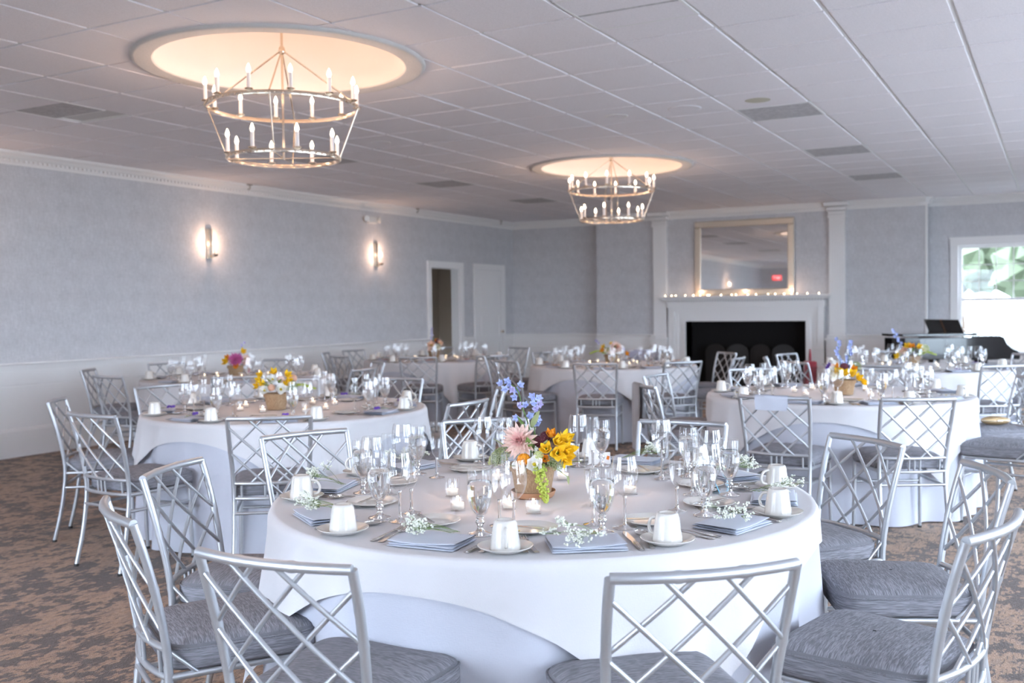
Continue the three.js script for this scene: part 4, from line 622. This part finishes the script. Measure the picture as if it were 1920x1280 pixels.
const FL = {
  dahlia(p, pos, dir, s, pal, sep, seed) { const r = rng(seed), g = flowerNode('dahlia', p, pos, dir), l = []; [[16, 1.0, 0.05, pal[0]], [16, 0.93, 0.26, pal[0]], [14, 0.80, 0.48, pal[0]], [12, 0.66, 0.72, pal[1]], [10, 0.50, 0.98, pal[1]], [8, 0.34, 1.2, pal[2]]].forEach(([n, k, lean, m], i) => ring(l, G4.dahliaPetal, m, n, s * k, lean, i * 0.21, 0.004 * i * s * 10, 0.16, r)); lay(l, g, sep); part('flower_centre', new THREE.SphereGeometry(s * 0.12, 10, 8).translate(0, s * 0.12, 0), pal[2], g); },
  cup(p, pos, dir, s, mat, sep, seed, nm = 'yellow_bloom') { const r = rng(seed), g = flowerNode(nm, p, pos, dir), l = []; ring(l, G4.cupPetal, mat, 5, s, 0.35, 0, 0, 0.3, r); ring(l, G4.cupPetal, mat, 5, s * 0.82, 0.8, 0.6, 0.002, 0.3, r); lay(l, g, sep); part('flower_centre', new THREE.SphereGeometry(s * 0.16, 8, 6).translate(0, s * 0.2, 0), PM.green, g); },
  lisi(p, pos, dir, s, mat, sep, seed, nm = 'white_bloom') { const r = rng(seed), g = flowerNode(nm, p, pos, dir), l = []; ring(l, G4.widePetal, mat, 6, s, 0.25, 0, 0, 0.2, r); ring(l, G4.widePetal, mat, 4, s * 0.7, 0.7, 0.5, 0.002, 0.25, r); lay(l, g, sep); part('flower_centre', new THREE.SphereGeometry(s * 0.26, 12, 8).scale(1, 0.7, 1).translate(0, s * 0.12, 0), disc.y, g); },
  ball(p, pos, s, mat, seed, nm = 'marigold') { const r = rng(seed), g = flowerNode(nm, p, pos, [0, 1, 0]), l = []; for (let i = 0; i < 90; i++) { const t = Math.acos(1 - 2 * (i + 0.5) / 90), f = i * 2.39996; const b = new THREE.SphereGeometry(s * 0.20, 5, 4).translate(s * 0.82 * Math.sin(t) * Math.cos(f), s * 0.72 * Math.cos(t), s * 0.82 * Math.sin(t) * Math.sin(f)); l.push(b); } void r; part('floret_cluster', merge(l), mat, g); },
  bud(p, pos, s, mat, nm = 'white_bud') { const g = flowerNode(nm, p, pos, [0.1, 1, 0.2]), l = [], r = rng(Math.round(s * 1e5)); ring(l, G4.cupPetal, mat, 5, s * 1.5, 1.25, 0, -s * 0.6, 0.2, r); lay(l, g, false); part('flower_centre', new THREE.SphereGeometry(s * 0.72, 14, 10).scale(1, 1.15, 1), mat, g); },
  umbel(p, pos, dir, s, mat, seed) { const r = rng(seed), g = flowerNode('lace_umbel', p, pos, dir), dots = [], st = []; for (let i = 0; i < 60; i++) { const t = Math.sqrt((i + 0.5) / 60) * 1.25, f = i * 2.39996, q = V(s * Math.sin(t) * Math.cos(f), s * Math.cos(t) * 0.75, s * Math.sin(t) * Math.sin(f)); st.push(sweep([V(0, -s * 0.55, 0), q], 0.0005, 3)); for (let k = 0; k < 5; k++) dots.push(new THREE.IcosahedronGeometry(s * 0.055, 0).translate(q.x + (r() - 0.5) * s * 0.22, q.y + (r() - 0.5) * s * 0.16, q.z + (r() - 0.5) * s * 0.22)); } part('floret_cluster', merge(dots), mat, g).userData.kind = 'stuff'; part('umbel_stems', merge(st), PM.green, g); },
  floret(p, pos, dir, s, mat, sep, seed, nm = 'delphinium_floret') { const r = rng(seed), g = flowerNode(nm, p, pos, dir), l = []; ring(l, G4.smallPetal, mat, 5, s, 0.35, r() * 3, 0, 0.3, r); ring(l, G4.smallPetal, mat, 4, s * 0.5, 0.9, r() * 3, 0.001, 0.3, r); lay(l, g, sep); part('flower_centre', new THREE.SphereGeometry(s * 0.13, 6, 5).translate(0, s * 0.1, 0), PM.white, g); },
  leaf(p, pos, yaw, pitch, s, mat) { const m = part('leaf', G4.leaf, mat, p); m.position.set(...pos); m.rotation.set(-pitch, yaw, 0, 'YXZ'); m.scale.setScalar(s); },
  tassel(p, pts, rad, mat, seed) { const r = rng(seed), c = new THREE.CatmullRomCurve3(pts.map((q) => V(...q))), l = []; for (let i = 0; i < 260; i++) { const t = i / 260, q = c.getPoint(t), w = rad * (0.35 + 0.75 * Math.sin(Math.PI * Math.min(1, t * 0.9 + 0.1))) * (1 - 0.45 * t), a = r() * 6.28, b = Math.sqrt(r()) * w; l.push(new THREE.IcosahedronGeometry(0.0034 + r() * 0.002, 0).translate(q.x + Math.cos(a) * b, q.y + (r() - 0.5) * 0.01, q.z + Math.sin(a) * b * 0.7)); } const g = flowerNode('amaranth_tassel', p, [0, 0, 0], [0, 1, 0]); part('floret_cluster', merge(l), mat, g).userData.kind = 'stuff'; },
};
const potGeo = lathe([[0, 0.0], [0.0595, 0.0], [0.061, 0.003], [0.0735, 0.080], [0.0745, 0.082], [0.080, 0.083], [0.0825, 0.106], [0.0815, 0.108], [0.0765, 0.107], [0.072, 0.085], [0.058, 0.01], [0, 0.01]], 48);
const potSaucerGeo = lathe([[0, 0], [0.066, 0], [0.072, 0.006], [0.0775, 0.022], [0.0765, 0.024], [0.072, 0.022], [0.066, 0.009], [0, 0.008]], 48);
const soilGeo = new THREE.CylinderGeometry(0.073, 0.073, 0.006, 32).translate(0, 0.093, 0), soilMat = std([0.05, 0.06, 0.03], 0.95);
function potBase(T, label, off = [0, 0], saucer = true, turn) {
  const [x, , z] = [T.c[0] + off[0], 0, T.c[1] + off[1]], g = thing('flower_arrangement', label, 'flower arrangement', [x, SY, z], turn ?? Math.atan2(-x, -z));
  const lift = saucer ? 0.009 : 0; if (saucer) part('pot_saucer', potSaucerGeo, M.terracotta, g);
  part('pot', potGeo, M.clay, g).position.y = lift; part('moss', soilGeo, soilMat, g).position.y = lift; return g;
}
{ const T = TABLES[0], g = potBase(T, 'clay pot of pink dahlia, blue delphinium and yellow blooms', [0.0, 0.06]), S = true;
  FL.dahlia(g, [-0.042, 0.196, 0.035], [-0.30, 0.34, 0.9], 0.062, [PM.pinkOut, PM.pinkMid, PM.pinkIn], S, 11);
  FL.ball(g, [-0.030, 0.138, 0.066], 0.024, PM.orange, 3);
  FL.lisi(g, [0.004, 0.122, 0.076], [0.05, 0.3, 0.95], 0.032, PM.white, S, 5); FL.bud(g, [-0.060, 0.118, 0.060], 0.017, PM.white); FL.bud(g, [-0.034, 0.106, 0.080], 0.0165, PM.cream); FL.lisi(g, [-0.015, 0.222, -0.02], [0.2, 0.8, 0.3], 0.026, PM.white, S, 6); FL.lisi(g, [0.122, 0.158, -0.005], [0.7, 0.5, 0.3], 0.034, PM.white, S, 8);
  FL.umbel(g, [-0.104, 0.137, 0.02], [-0.5, 0.6, 0.5], 0.040, PM.sage, 2); FL.umbel(g, [0.070, 0.122, 0.058], [0.4, 0.6, 0.6], 0.032, PM.sage, 4); FL.umbel(g, [-0.122, 0.125, -0.03], [-0.6, 0.6, 0.1], 0.034, PM.palegreen, 9);
  FL.ball(g, [0.020, 0.152, 0.068], 0.018, PM.palegreen, 7, 'green_button_bloom'); FL.ball(g, [0.027, 0.192, 0.02], 0.024, PM.burgundy, 8, 'burgundy_bloom'); FL.ball(g, [0.045, 0.208, 0.0], 0.020, PM.burgundy, 9, 'burgundy_bloom');
  [[0.045, 0.168, 0.055, -0.1, 0.5, 0.85, 0.031], [0.062, 0.205, 0.01, 0.1, 0.9, 0.4, 0.030], [0.084, 0.188, 0.035, 0.3, 0.5, 0.8, 0.036], [0.106, 0.196, 0.015, 0.6, 0.6, 0.5, 0.036], [0.112, 0.162, 0.035, 0.6, 0.2, 0.75, 0.038], [0.104, 0.136, 0.045, 0.5, -0.1, 0.85, 0.034], [0.082, 0.158, 0.06, 0.2, 0.2, 0.95, 0.036], [0.040, 0.140, 0.066, 0.0, 0.2, 0.95, 0.022]].forEach(([x, y, z, a, b, c, s], i) => FL.cup(g, [x, y, z], [a, b, c], s, i === 7 || i === 1 ? PM.orange : PM.yellow, S, 20 + i));
  const fl = (x, y, z, i, s = 0.0165) => FL.floret(g, [x, y, z], [(x < -0.05 ? -0.5 : 0.2) + 0.5 * Math.sin(i * 2.1), 0.2 + 0.3 * Math.cos(i * 1.7), 0.9], s, i % 4 === 3 ? PM.lilac : PM.blue, S, 40 + i);
  [[-0.106, 0.390, 0], [-0.092, 0.372, 0.012], [-0.074, 0.390, 0.006], [-0.066, 0.370, 0.014], [-0.042, 0.384, 0], [-0.050, 0.366, -0.012], [-0.058, 0.345, 0.012], [-0.047, 0.314, 0.014], [-0.022, 0.316, 0.006], [-0.054, 0.276, 0.012], [-0.084, 0.398, -0.006]].forEach((q, i) => fl(...q, i));
  [[0.002, 0.345, -0.01], [0.021, 0.340, -0.006], [0.001, 0.320, 0.004], [0.013, 0.302, 0.006], [-0.008, 0.281, 0.006], [0.017, 0.270, 0.004], [0.018, 0.251, 0.008], [0.024, 0.318, -0.012]].forEach((q, i) => fl(...q, i + 20));
  part('delphinium_stem', sweep(smoothPts([[-0.005, 0.10, 0], [-0.012, 0.24, 0], [-0.035, 0.31, 0], [-0.052, 0.37, 0], [-0.085, 0.395, 0]], 24), 0.0022, 6), PM.green, g); part('delphinium_stem', sweep(smoothPts([[0.0, 0.10, -0.01], [0.008, 0.24, -0.006], [0.012, 0.30, -0.004], [0.014, 0.35, -0.006]], 18), 0.002, 6), PM.green, g);
  FL.tassel(g, [[0.022, 0.122, 0.070], [0.024, 0.105, 0.092], [0.030, 0.060, 0.100], [0.038, 0.018, 0.105], [0.042, 0.006, 0.125]], 0.026, PM.lime, 3);
  part('tendril', sweep(smoothPts([[0.07, 0.11, 0.03], [0.10, 0.085, 0.03], [0.118, 0.07, 0.03], [0.12, 0.05, 0.03]], 14), 0.0012, 5), PM.green, g); FL.leaf(g, [0.118, 0.075, 0.03], 0.3, -1.2, 0.03, PM.sage);
  [[-0.05, 0.11, 0.05, -0.6, 0.3], [0.03, 0.115, 0.06, 0.3, 0.2], [0.09, 0.11, 0.02, 1.4, 0.3], [-0.09, 0.12, 0, -1.5, 0.5], [-0.085, 0.16, -0.02, -1.2, 0.75], [0.0, 0.16, -0.05, 3.0, 0.7], [0.03, 0.17, 0.04, 0.5, 0.8], [-0.01, 0.17, 0.05, -0.2, 0.9], [0.0, 0.24, 0.02, 0.5, 1.0], [-0.03, 0.24, 0.02, -0.7, 1.0], [0.06, 0.14, -0.05, 2.3, 0.5]].forEach(([x, y, z, a, b], i) => FL.leaf(g, [x, y, z], a, b, 0.055 + (i % 3) * 0.012, i % 2 ? PM.green : PM.sage));
}
function mixedPot(T, label, seed, list, off = [0, 0], saucer = true) {
  const g = potBase(T, label, off, saucer), r = rng(seed);
  list.forEach(([k, x, y, z, s, ...m], i) => { const dir = [x * 6, 0.5, 0.7 + z * 4]; if (k === 'dahlia') FL.dahlia(g, [x, y, z], dir, s, m, false, seed + i); else if (k === 'cup') FL.cup(g, [x, y, z], dir, s, m[0], false, seed + i, m[1]); else if (k === 'lisi') FL.lisi(g, [x, y, z], dir, s, m[0], false, seed + i, m[1]); else if (k === 'ball') FL.ball(g, [x, y, z], s, m[0], seed + i, m[1]); else if (k === 'umbel') FL.umbel(g, [x, y, z], dir, s, m[0], seed + i); else if (k === 'floret') FL.floret(g, [x, y, z], dir, s, m[0], false, seed + i, m[1]); else if (k === 'spike') { for (let q = 0; q < 9; q++) FL.floret(g, [x + (r() - 0.5) * 0.03 + q * m[1], y + q * 0.022, z + (r() - 0.5) * 0.03], [r() - 0.5, 0.3, 0.8], s, m[0], false, seed + q + i * 9); part('flower_stem', sweep([V(x * 0.4, 0.09, z), V(x + 8 * m[1], y + 0.18, z)], 0.002, 5), PM.green, g); } else if (k === 'tassel') FL.tassel(g, [[x * 0.5, 0.13, z * 0.5], [x, y, z], [x * 1.7, y - 0.03, z * 1.2]], s, m[0], seed); });
  for (let i = 0; i < 12; i++) { const a = r() * 6.28; FL.leaf(g, [Math.sin(a) * 0.055, 0.11 + r() * 0.07, Math.cos(a) * 0.055], a, 0.2 + r() * 0.7, 0.05 + r() * 0.03, i % 2 ? PM.green : PM.sage); }
}
mixedPot(TABLES[1], 'clay pot of yellow snapdragons and white blooms on the lavender sprig table', 200, [['cup', -0.10, 0.19, 0.02, 0.034, PM.yellow], ['cup', -0.09, 0.225, 0, 0.034, PM.yellow], ['cup', -0.115, 0.155, 0.02, 0.032, PM.yellow], ['cup', -0.08, 0.17, 0.05, 0.032, PM.yellow], ['cup', -0.012, 0.24, 0, 0.036, PM.yellow], ['cup', 0.07, 0.22, 0, 0.038, PM.yellow], ['cup', 0.075, 0.18, 0.04, 0.036, PM.yellow], ['cup', 0.055, 0.16, 0.05, 0.032, PM.yellow], ['lisi', -0.02, 0.20, 0.05, 0.036, PM.white], ['lisi', 0.03, 0.135, 0.08, 0.042, PM.white], ['lisi', -0.07, 0.13, 0.07, 0.038, PM.white], ['ball', -0.03, 0.15, 0.07, 0.026, PM.peach, 'peach_bloom'], ['ball', 0.03, 0.20, 0.03, 0.026, PM.pinkOut, 'pink_bloom'], ['umbel', 0.10, 0.15, 0.03, 0.04, PM.sage], ['tassel', 0.15, 0.16, 0.0, 0.032, PM.lime], ['ball', 0.11, 0.20, -0.03, 0.03, PM.peach, 'peach_bloom']], [-0.02, 0.08], false);
mixedPot(TABLES[2], 'clay pot of yellow blooms and pale blue delphinium on the white daisy table', 300, [['cup', 0.0, 0.15, 0.07, 0.042, PM.yellow], ['cup', -0.04, 0.16, 0.06, 0.040, PM.yellow], ['cup', 0.05, 0.15, 0.06, 0.042, PM.yellow], ['cup', 0.09, 0.12, 0.05, 0.042, PM.yellow], ['cup', 0.12, 0.09, 0.05, 0.036, PM.yellow], ['cup', 0.06, 0.18, 0.02, 0.036, PM.orange], ['cup', -0.05, 0.19, 0.0, 0.034, PM.orange], ['lisi', -0.08, 0.165, 0.03, 0.04, PM.white], ['lisi', -0.06, 0.13, 0.07, 0.036, PM.cream], ['ball', 0.0, 0.20, 0.0, 0.03, PM.burgundy, 'burgundy_bloom'], ['spike', -0.03, 0.22, -0.01, 0.02, PM.blue, -0.002], ['spike', 0.02, 0.20, -0.02, 0.02, PM.blue, 0.003], ['floret', -0.10, 0.21, 0, 0.022, PM.violet, 'purple_floret'], ['floret', -0.11, 0.19, 0.01, 0.022, PM.violet, 'purple_floret'], ['ball', -0.08, 0.20, 0, 0.022, PM.pinkOut, 'pink_bloom'], ['umbel', 0.08, 0.2, -0.02, 0.035, PM.sage]], [0.06, 0.05], false);
mixedPot(TABLES[3], 'pot of blush dahlia and yellow blooms on the sunflower table', 400, [['dahlia', 0.05, 0.19, 0.04, 0.075, PM.pinkOut, PM.peach, PM.pinkMid], ['cup', -0.08, 0.20, 0.02, 0.036, PM.yellow], ['cup', -0.09, 0.16, 0.04, 0.036, PM.sun], ['lisi', -0.04, 0.16, 0.06, 0.04, PM.cream], ['lisi', 0.0, 0.13, 0.08, 0.04, PM.pinkOut], ['ball', 0.02, 0.14, 0.07, 0.03, PM.peach, 'peach_bloom'], ['cup', 0.0, 0.23, 0, 0.03, PM.yellow], ['floret', -0.15, 0.26, 0, 0.022, PM.lilac], ['floret', -0.13, 0.24, 0, 0.022, PM.lilac], ['floret', -0.165, 0.27, 0, 0.02, PM.lilac], ['tassel', -0.14, 0.16, 0.02, 0.03, PM.lime], ['floret', 0.13, 0.17, 0, 0.024, PM.lilac], ['cup', 0.16, 0.12, 0.02, 0.04, PM.sun]], [0.0, 0.05]);
mixedPot(TABLES[4], 'dark pot of magenta dahlia and golden blooms by the long wall', 500, [['dahlia', 0.0, 0.17, 0.05, 0.075, PM.magenta, PM.magenta, PM.magenta], ['cup', -0.085, 0.15, 0.03, 0.05, PM.yellow], ['cup', -0.07, 0.19, 0.01, 0.04, PM.sun], ['cup', 0.0, 0.105, 0.08, 0.036, PM.sun], ['cup', 0.065, 0.245, 0, 0.044, PM.yellow], ['lisi', 0.09, 0.18, 0.02, 0.045, PM.pinkOut], ['ball', 0.10, 0.14, 0.03, 0.034, PM.peach, 'peach_bloom'], ['spike', 0.05, 0.16, -0.02, 0.018, PM.lilac, 0.003]], [0, 0.04]);
mixedPot(TABLES[5], 'pot of peach blooms with a dark spire on the red flower table', 600, [['lisi', -0.03, 0.18, 0.05, 0.06, PM.peach], ['lisi', 0.05, 0.15, 0.06, 0.05, PM.cream], ['lisi', 0.07, 0.20, 0.02, 0.045, PM.peach], ['lisi', -0.05, 0.13, 0.06, 0.04, PM.pinkOut], ['ball', 0.04, 0.24, 0, 0.034, PM.burgundy, 'burgundy_bloom'], ['cup', 0.02, 0.235, 0.01, 0.034, PM.sun], ['spike', -0.03, 0.22, -0.01, 0.017, PM.lilac, 0.0], ['ball', -0.06, 0.2, 0, 0.03, PM.sage, 'green_bloom']], [0, 0.04]);
mixedPot(TABLES[6], 'pot of golden blooms and pale blue delphinium on the purple flower table', 700, [['cup', 0.0, 0.20, 0.04, 0.046, PM.sun], ['cup', -0.04, 0.21, 0.02, 0.044, PM.yellow], ['cup', 0.06, 0.20, 0.02, 0.044, PM.yellow], ['cup', -0.13, 0.11, 0.05, 0.044, PM.yellow], ['lisi', -0.07, 0.16, 0.05, 0.045, PM.peach], ['lisi', -0.10, 0.14, 0.04, 0.04, PM.cream], ['lisi', 0.10, 0.18, 0.02, 0.045, PM.cream], ['spike', -0.09, 0.20, 0, 0.02, PM.blue, -0.012], ['tassel', 0.13, 0.16, 0.02, 0.035, PM.lime], ['umbel', 0.12, 0.19, 0, 0.04, PM.palegreen]], [0.0, 0.05]);

// ================================================================ CARDS, CLOTHS, BAGS
const card = std([0.82, 0.79, 0.76], 0.7), inkOrange = std([0.78, 0.20, 0.02], 0.7), inkBlue = std([0.12, 0.42, 0.62], 0.6), inkRed = std([0.72, 0.06, 0.07], 0.6);
function foldedCard(label, T, a, r, turn, w, h, mark, back) { const [x, y, z] = polar(T, a, r), g = thing('place_card', label, 'card', [x, y + 0.001, z], turn * DEG);
  const f = part('front_face', box(w, h, 0.0012, 0, h / 2, 0), card, g); f.rotation.x = -0.42; f.position.z = h * 0.40; const b = part('back_face', box(w, h, 0.0012, 0, h / 2, 0), back ?? card, g); b.rotation.x = 0.42; b.position.z = -h * 0.40 + 0.0; if (mark) { const m = part('mark', box(0.011, 0.016, 0.0006, w * 0.28, h * 0.7, 0.001), mark, f); m.rotation.z = -0.3; } }
foldedCard('white folded card with an orange mark on the delphinium table', TABLES[0], 7, 0.70, 30, 0.09, 0.05, inkOrange);
foldedCard('white folded card with red edge and blue back on the delphinium table', TABLES[0], -62, 0.60, -70, 0.07, 0.05, inkRed, inkBlue);
const greyCloth = std([0.40, 0.385, 0.39], 0.9, { bumpMap: scaled(clothBump, 8, 8), bumpScale: 0.0005 });
// cloth folded over a chair's top rail; drop given for the outer and inner fall
function draped(chair, label, name, cat, w, dOut, dIn, x0, mat) {
  const pts = []; const zc = -0.29 - 0.028, y = 0.858, R = 0.0165; for (let i = 0; i <= 6; i++) pts.push([zc - R - 0.004 * (1 - i / 6), y - dOut + dOut * i / 6]); for (let i = 1; i < 8; i++) { const t = Math.PI - i / 8 * Math.PI; pts.push([zc + R * Math.cos(t), y + R * Math.sin(t)]); } for (let i = 0; i <= 6; i++) pts.push([zc + R, y - dIn * i / 6]);
  const sheet = (th) => gridSurface(10, pts.length - 1, (u, v) => { const k = Math.round(v * (pts.length - 1)), [z, yy] = pts[k]; return { p: [x0 + (u - 0.5) * w * (1 + 0.06 * Math.sin(v * 5)), yy, z + th * (k < 8 ? -1 : k > 12 ? 1 : 0) + 0.003 * Math.sin(u * 9 + v * 3) * (k < 6 || k > 14 ? 1 : 0)], uv: [u * w, v * 0.5] }; });
  const g = new THREE.Group(); g.name = numbered(name); g.userData = { label, category: cat }; g.position.copy(chair.position); g.rotation.y = chair.rotation.y; scene.add(g); part('outer_fold', sheet(0.003), mat, g); part('under_fold', sheet(0.0), mat, g);
}
draped(chairsAt[3][0], 'dusty blue napkin folded over the top rail of a lattice chair', 'draped_napkin', 'napkin', 0.19, 0.075, 0.06, 0.0, M.napkin);
draped(chairsAt[3][4], 'long taupe wrap hanging over a lattice chair back', 'draped_wrap', 'wrap', 0.17, 0.46, 0.30, 0.10, greyCloth);
draped(chairsAt[4][6], 'lavender grey jacket hung over the back of a chair before the fireplace', 'draped_jacket', 'jacket', 0.38, 0.42, 0.30, 0, std([0.36, 0.36, 0.44], 0.9));
// bags
const redLeather = std([0.30, 0.03, 0.045], 0.4, { clearcoat: 0.3 }), goldMat = std([0.72, 0.52, 0.28], 0.28, { metalness: 0.9, bumpMap: scaled(streakTex, 18, 18), bumpScale: 0.002 });
function handbag(label, pos, turn, w, h, mat) { const g = thing('handbag', label, 'handbag', pos, turn);
  part('body', extrude([[-w / 2, 0.01], [-w / 2 + 0.02, 0], [w / 2 - 0.02, 0], [w / 2, 0.01], [w / 2 - 0.03, h * 0.8], [w / 2 - 0.06, h], [-w / 2 + 0.06, h], [-w / 2 + 0.03, h * 0.8]], 0.10, [], 0.012).translate(0, 0.012, -0.05), mat, g);
  part('handle', sweep(smoothPts([[-w * 0.25, h, 0], [-w * 0.24, h + 0.08, 0], [0, h + 0.15, 0], [w * 0.24, h + 0.08, 0], [w * 0.25, h, 0]], 24), 0.008, 8), mat, g); part('clasp', rbox(0.03, 0.02, 0.006, 0, h * 0.82, 0.064), goldMat, g); }
{ const c = chairsAt[7][4], s = Math.sin(c.rotation.y), k = Math.cos(c.rotation.y); handbag('dark red handbag with looped handle standing on a chair near the firebox', [c.position.x + s * 0.0, 0.53, c.position.z + k * 0.0], c.rotation.y + 0.6, 0.30, 0.24, redLeather); }
{ const c = chairsAt[3][4]; handbag('dark red handbag on the carpet under the chair with the taupe wrap', [c.position.x + 0.42, 0.0, c.position.z + 0.62], 1.2, 0.30, 0.24, redLeather); }
{ const c = chairsAt[3][6]; const g = thing('clutch_purse', 'gold beaded clutch purse lying on a chair cushion', 'purse', [c.position.x + 0.02, 0.531, c.position.z + 0.06], 0.5); part('body', new THREE.SphereGeometry(1, 28, 16).scale(0.105, 0.032, 0.055).translate(0, 0.032, 0), goldMat, g); part('clasp', rbox(0.03, 0.016, 0.016, 0, 0.034, 0.056, 0.004), M.nickel, g); part('frame', new THREE.TorusGeometry(1, 0.03, 6, 40).rotateX(Math.PI / 2).scale(0.106, 0.1, 0.056).translate(0, 0.034, 0), M.nickel, g); }

// ================================================================ PIANO
{ const g = thing('grand_piano', 'black grand piano with raised music desk beside the window', 'piano', [-1.62, 0, -14.75], 0.62);
  const L0 = -0.72, L1 = 0.55, W = 0.70, plan = [[L1, -W], [L1, W], [L0 + 0.25, W], [L0 + 0.08, W - 0.06], [L0, W - 0.25], [L0 + 0.03, W - 0.5], [-0.32, 0.02], [-0.10, -0.38], [0.06, -W]];  // x along the strings, y across
  const slab = (pts, h, y, b = 0.006) => extrude(pts.map(([x, z]) => [x, -z]), h, [], b).rotateX(-Math.PI / 2).translate(0, y, 0);
  part('case', slab(plan, 0.27, 0.68), M.black, g);
  part('lid', slab(plan.map(([x, z]) => [x * 1.02 - 0.03, z * 1.03]).map(([x, z]) => [Math.min(x, 0.30), z]), 0.022, 0.985), M.black, g);
  for (const s of [-1, 1]) part('arm', extrude([[0.28, 0.66], [0.92, 0.66], [0.93, 0.72], [0.90, 0.76], [0.82, 0.79], [0.74, 0.86], [0.70, 0.94], [0.64, 0.965], [0.28, 0.965]], 0.05, [], 0.005).translate(0, 0, s * (W - 0.03) - 0.025), M.black, g);
  part('key_bed', rbox(0.42, 0.06, 2 * W - 0.06, 0.70, 0.69, 0), M.black, g); part('fallboard', rbox(0.03, 0.16, 2 * W - 0.10, 0.56, 0.83, 0), M.black, g);
  part('white_keys', box(0.15, 0.02, 2 * W - 0.16, 0.80, 0.735, 0), M.china, g); const bk = []; for (let i = 0; i < 50; i++) if (![2, 6].includes(i % 7)) bk.push(box(0.09, 0.014, 0.011, 0.76, 0.75, -W + 0.1 + i * (2 * W - 0.2) / 50)); part('black_keys', merge(bk), M.black, g).userData.kind = 'stuff';
  const desk = new THREE.Group(); desk.name = 'music_desk'; desk.position.set(0.30, 1.0, 0); desk.rotation.z = 0.42; g.add(desk); for (const s of [-1, 1]) part('desk_panel', rbox(0.014, 0.20, 0.42, 0, 0.10, s * 0.225, 0.004), M.black, desk); part('desk_hinge', box(0.016, 0.20, 0.022, 0, 0.10, 0), M.brown, desk);
  for (const [x, z] of [[0.45, -0.58], [0.45, 0.58], [-0.45, 0.45]]) part('leg', lathe([[0.04, 0], [0.045, 0.03], [0.04, 0.06], [0.055, 0.10], [0.07, 0.45], [0.08, 0.60], [0.09, 0.68]], 20).translate(x, 0, z), M.black, g);
  part('pedal_lyre', merge([rbox(0.06, 0.5, 0.05, 0.45, 0.38, -0.07), rbox(0.06, 0.5, 0.05, 0.45, 0.38, 0.07), rbox(0.10, 0.08, 0.26, 0.45, 0.10, 0)]), M.black, g); }

shadows(scene);
renderer.render(scene, camera);
